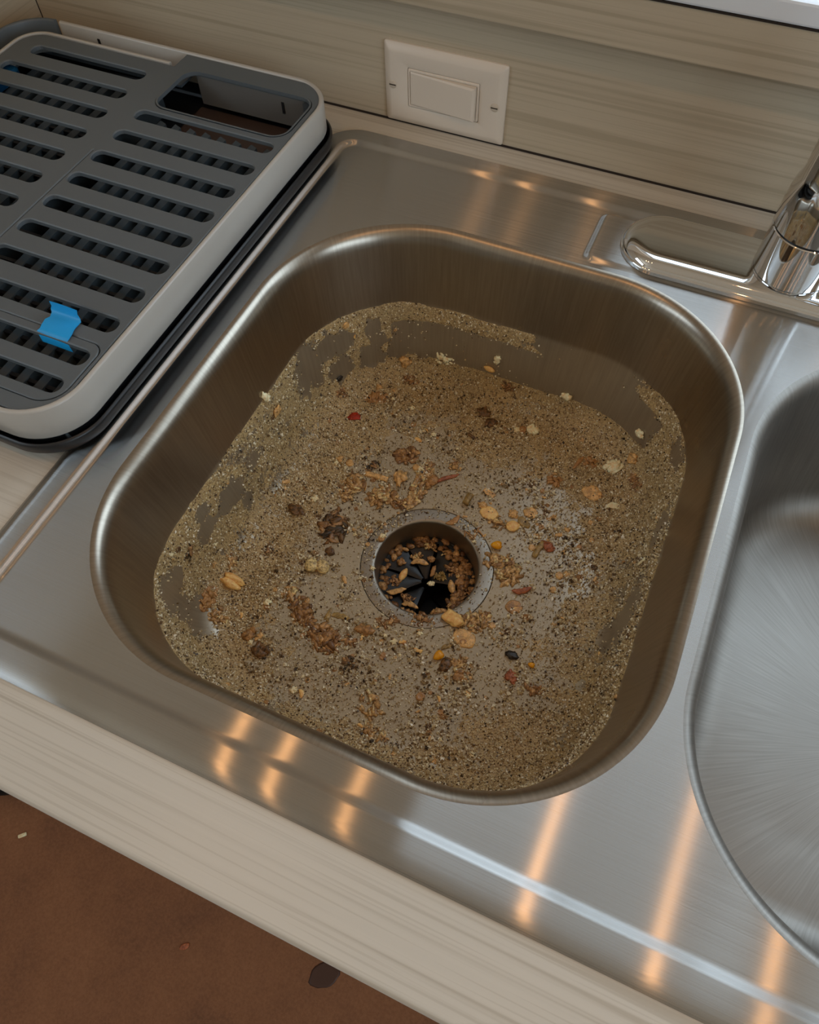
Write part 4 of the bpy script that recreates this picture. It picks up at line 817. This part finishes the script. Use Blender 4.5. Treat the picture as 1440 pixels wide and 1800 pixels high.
        for k in range(110):
            t = g.random(); y = W*(t-.5); wd = L*(.5-.22*abs(2*t-.9))
            lump(m, (g.uniform(-wd, wd)*.8+2.2*math.sin(t*4), y, H*.22), (g.uniform(1.2, 3.4), g.uniform(1.6, 4.6), H*g.uniform(.15, .42)), seed*17+k, 2 if k % 2 else 1, .5, 2.0)
    return m
def pick(label, kind):
    if kind == 'kernel': return F['yellow']
    for w_, c in (('red pepper', 'red'), ('blackish', 'dark'), ('black ', 'black'), ('dark green', 'olive'), ('pale green', 'olive'), ('olive', 'olive'), ('orange seed', 'seed'), ('seed', 'seed'), ('white', 'pale'), ('pale pink', 'pale'), ('pale elong', 'pale'), ('pale peanut', 'seed'),
                  ('tan triangular nut', 'seed'), ('yellow', 'tan'), ('reddish', 'reddish'), ('purplish', 'reddish'), ('dark', 'dark'), ('orange', 'orange'), ('tan', 'tan'), ('mush', 'tan'), ('brown', 'brown')):
        if w_ in label: return MU[c] if 'clump' in kind and c in MU else (MU['tan'] if kind == 'smear' else F[c])
    return MU['tan'] if 'clump' in kind else F['brown']
def rest(o, x, y, ang, scale=.001, sink=.0003):
    e_ = .003; f = lambda a, b: float(height(np.array(a), np.array(b), BOWL_L, DR_L))
    z = f(x, y); n = Vector((-(f(x+e_, y)-f(x-e_, y))/(2*e_), -(f(x, y+e_)-f(x, y-e_))/(2*e_), 1)).normalized()
    if math.hypot(x-DR_L[0], y-DR_L[1]) < .0585: z = -.1613; n = Vector((0, 0, 1))
    q = n.to_track_quat('Z', 'Y').to_matrix() @ Matrix.Rotation(math.radians(ang), 3, 'Z') if n.z < .995 else Matrix.Rotation(math.radians(ang), 3, 'Z')
    p = Vector((x, y, z+CZ))-n*sink; o.matrix_world = Matrix.Translation(p) @ q.to_4x4() @ Matrix.Scale(scale, 4)
for k, (nm, lab, kind, x, y, L, W, H, ang) in enumerate(PIECES):
    sz = 1.0 if kind in ('kernel', 'stem', 'stem2', 'chip', 'smear', 'strip') else 1.32
    m = piece_mesh(kind, L*sz, W*sz, H, k+11); me = mesh_from(nm, m.v, m.f, pick(lab, kind)); me.transform(Matrix.Scale(.001, 4))
    o = bpy.data.objects.new(nm, me); C.objects.link(o); rest(o, x, y, ang, 1.0)
    tag(o, lab, 'corn' if nm == 'corn_kernel' else ('pepper' if nm == 'pepper_flake' else 'food scrap'))
# countable small crumbs: copies of a few meshes
rc = random.Random(12); protos = []
for k in range(10):
    m = piece_mesh(('lump', 'clump', 'flake', 'clump', 'strip')[k % 5], 5.2, rc.uniform(3.2, 4.6), 2.6, 300+k)
    me = mesh_from('food_crumb', m.v, m.f, F[('tan', 'brown', 'tan', 'tan', 'seed', 'pale', 'brown', 'orange', 'dark', 'tan')[k]]); me.transform(Matrix.Scale(.001, 4)); protos.append(me)
px_, py_ = scatter(255, lambda x, y, z: np.clip(want_crumb(x, y, z)*1.2+.12*want_grit(x, y, z), 0, 1))
HUE = ('tan', 'brown', 'tan', 'tan', 'seed coloured', 'pale', 'brown', 'orange', 'dark', 'tan')
def where(x, y):
    dx, dy = x-DR_L[0], y-DR_L[1]; s = int(((math.degrees(math.atan2(dy, dx))+22.5) % 360)//45)
    side = ('right', 'back right', 'back', 'back left', 'left', 'front left', 'front', 'front right')[s]
    near = 'close to the drain' if math.hypot(dx, dy) < .088 else 'away from the drain'
    return '%s, %s part of the left bowl' % (near, side)
for x, y in zip(px_, py_):
    kp = rc.randrange(10); wh = where(x, y); o = bpy.data.objects.new('food_crumb', protos[kp]); C.objects.link(o); rest(o, float(x), float(y), rc.uniform(0, 360), rc.uniform(.55, 1.0)*(1.6 if rc.random() < .3 else 1))
    tag(o, 'small %s crumb %s' % (HUE[kp], wh), 'crumb', '%s crumbs %s' % (HUE[kp], wh))
# scraps caught on the rubber flaps
spots = [(-.021, -.004, 85, 'seed', 11, 5, 'seed'), (.002, .010, 70, 'strip', 9, 4, 'orange'), (.023, .002, 120, 'seed', 11, 5, 'tan'), (.028, .008, 60, 'lump', 8, 6, 'orange'), (.010, .008, 30, 'clump', 9, 8, 'olive'),
         (-.017, .017, 40, 'clump', 10, 7, 'tan'), (-.004, .020, 10, 'lump', 7, 5, 'brown'), (.018, .018, 0, 'clump', 12, 10, 'brown'), (.027, .018, 0, 'clump', 10, 8, 'tan'), (-.012, .012, 20, 'strip', 13, 5, 'tan'),
         (.033, -.004, 80, 'clump', 10, 8, 'brown'), (.030, -.014, 60, 'clump', 9, 7, 'tan'), (-.026, -.013, 20, 'clump', 10, 8, 'brown'), (-.020, -.021, 20, 'strip', 14, 5, 'tan'), (-.009, -.024, 10, 'clump', 12, 8, 'brown'),
         (-.003, -.030, 5, 'strip', 12, 4, 'tan'), (-.028, .006, 70, 'lump', 7, 5, 'brown'), (.020, -.026, 40, 'clump', 8, 6, 'tan'), (.010, .030, 0, 'clump', 16, 6, 'tan'), (-.010, .031, 15, 'clump', 14, 6, 'tan'), (.024, .027, -30, 'clump', 14, 6, 'brown'), (.005, -.002, 10, 'lump', 6, 4, 'pale')]
for k, (dx, dy, ang, kind, L, W, col) in enumerate(spots):
    m = piece_mesh(kind, L*1.25, W*1.35, 4.5, 500+k); me = mesh_from('food_scrap', m.v, m.f, MU[col] if kind == 'clump' and col in MU else F[col]); me.transform(Matrix.Scale(.001, 4)); o = bpy.data.objects.new('food_scrap', me); C.objects.link(o)
    r = math.hypot(dx, dy); o.matrix_world = Matrix.Translation((DR_L[0]+dx, DR_L[1]+dy, -.1868-.004*(1-r/.042)+CZ)) @ Matrix.Rotation(math.radians(ang), 4, 'Z') @ Matrix.Rotation(rc.uniform(-.25, .25), 4, 'X')
    wd = ('back' if dy > .008 else 'front' if dy < -.008 else 'middle')+(' left' if dx < -.008 else ' right' if dx > .008 else '')
    wd = ('back' if dy > .008 else 'front' if dy < -.008 else 'middle')+(' left' if dx < -.008 else ' right' if dx > .008 else '')
    wk = {'strip': 'strip of food', 'clump': 'clump of mush', 'seed': 'split seed', 'lump': 'lump of food'}[kind]; cl = 'pale brown' if col == 'seed' else col
    tag(o, 'pale upright seed lying on the left rubber flap inside the drain' if k == 0 else '%s %s caught on the rubber flaps in the drain, %s' % (cl, wk, wd), 'food scrap', None if k == 0 else '%s %s in the drain, %s' % (cl, wk, wd))
dm = MB(); rd = random.Random(21)
for k in range(230):
    a = math.radians(rd.choice((rd.uniform(-55, 130), rd.uniform(-55, 130), rd.uniform(130, 305)))); r = .0415-.015*rd.random()**1.5*(1 if -50 < math.degrees(a) < 100 else .45); q = rd.uniform(.0012, .0034)
    lump(dm, (DR_L[0]+r*math.cos(a), DR_L[1]+r*math.sin(a), -.1866-.05*(.042-r)), (q*rd.uniform(.8, 1.5), q*rd.uniform(.7, 1.3), q*.6), 900+k, 1, .45)
tag(dm.out('drain_mush', MU['brown'], None, (DR_L[0], DR_L[1], -.19), kind='stuff', sharp=None), 'brown food mush packed around the rubber guard inside the drain', 'mush')
# ---------------------------------------------------------------- specks on the floor
for nm, lab, x, y, L, W, mt, kind in (('wood_chip', 'pale chip lying on the brown floor at the left', -.411, -.719, 14, 6, 'pale', 'chip'), ('spill', 'dark damp stain with specks on the brown floor under the counter edge', .136, -.690, 52, 34, 'black', 'flake'), ('floor_speck', 'dark reddish speck on the brown floor in front of the counter', -.078, -.745, 16, 9, 'reddish', 'flake')):
    m = piece_mesh(kind, L, W, .6 if nm == 'spill' else 3, 77); me = mesh_from(nm, m.v, m.f, F_STAIN if nm == 'spill' else F[mt]); me.transform(Matrix.Scale(.001, 4)); o = bpy.data.objects.new(nm, me); C.objects.link(o)
    o.location = (x, y, .0002); o.rotation_euler = (0, 0, .8); tag(o, lab, 'speck')
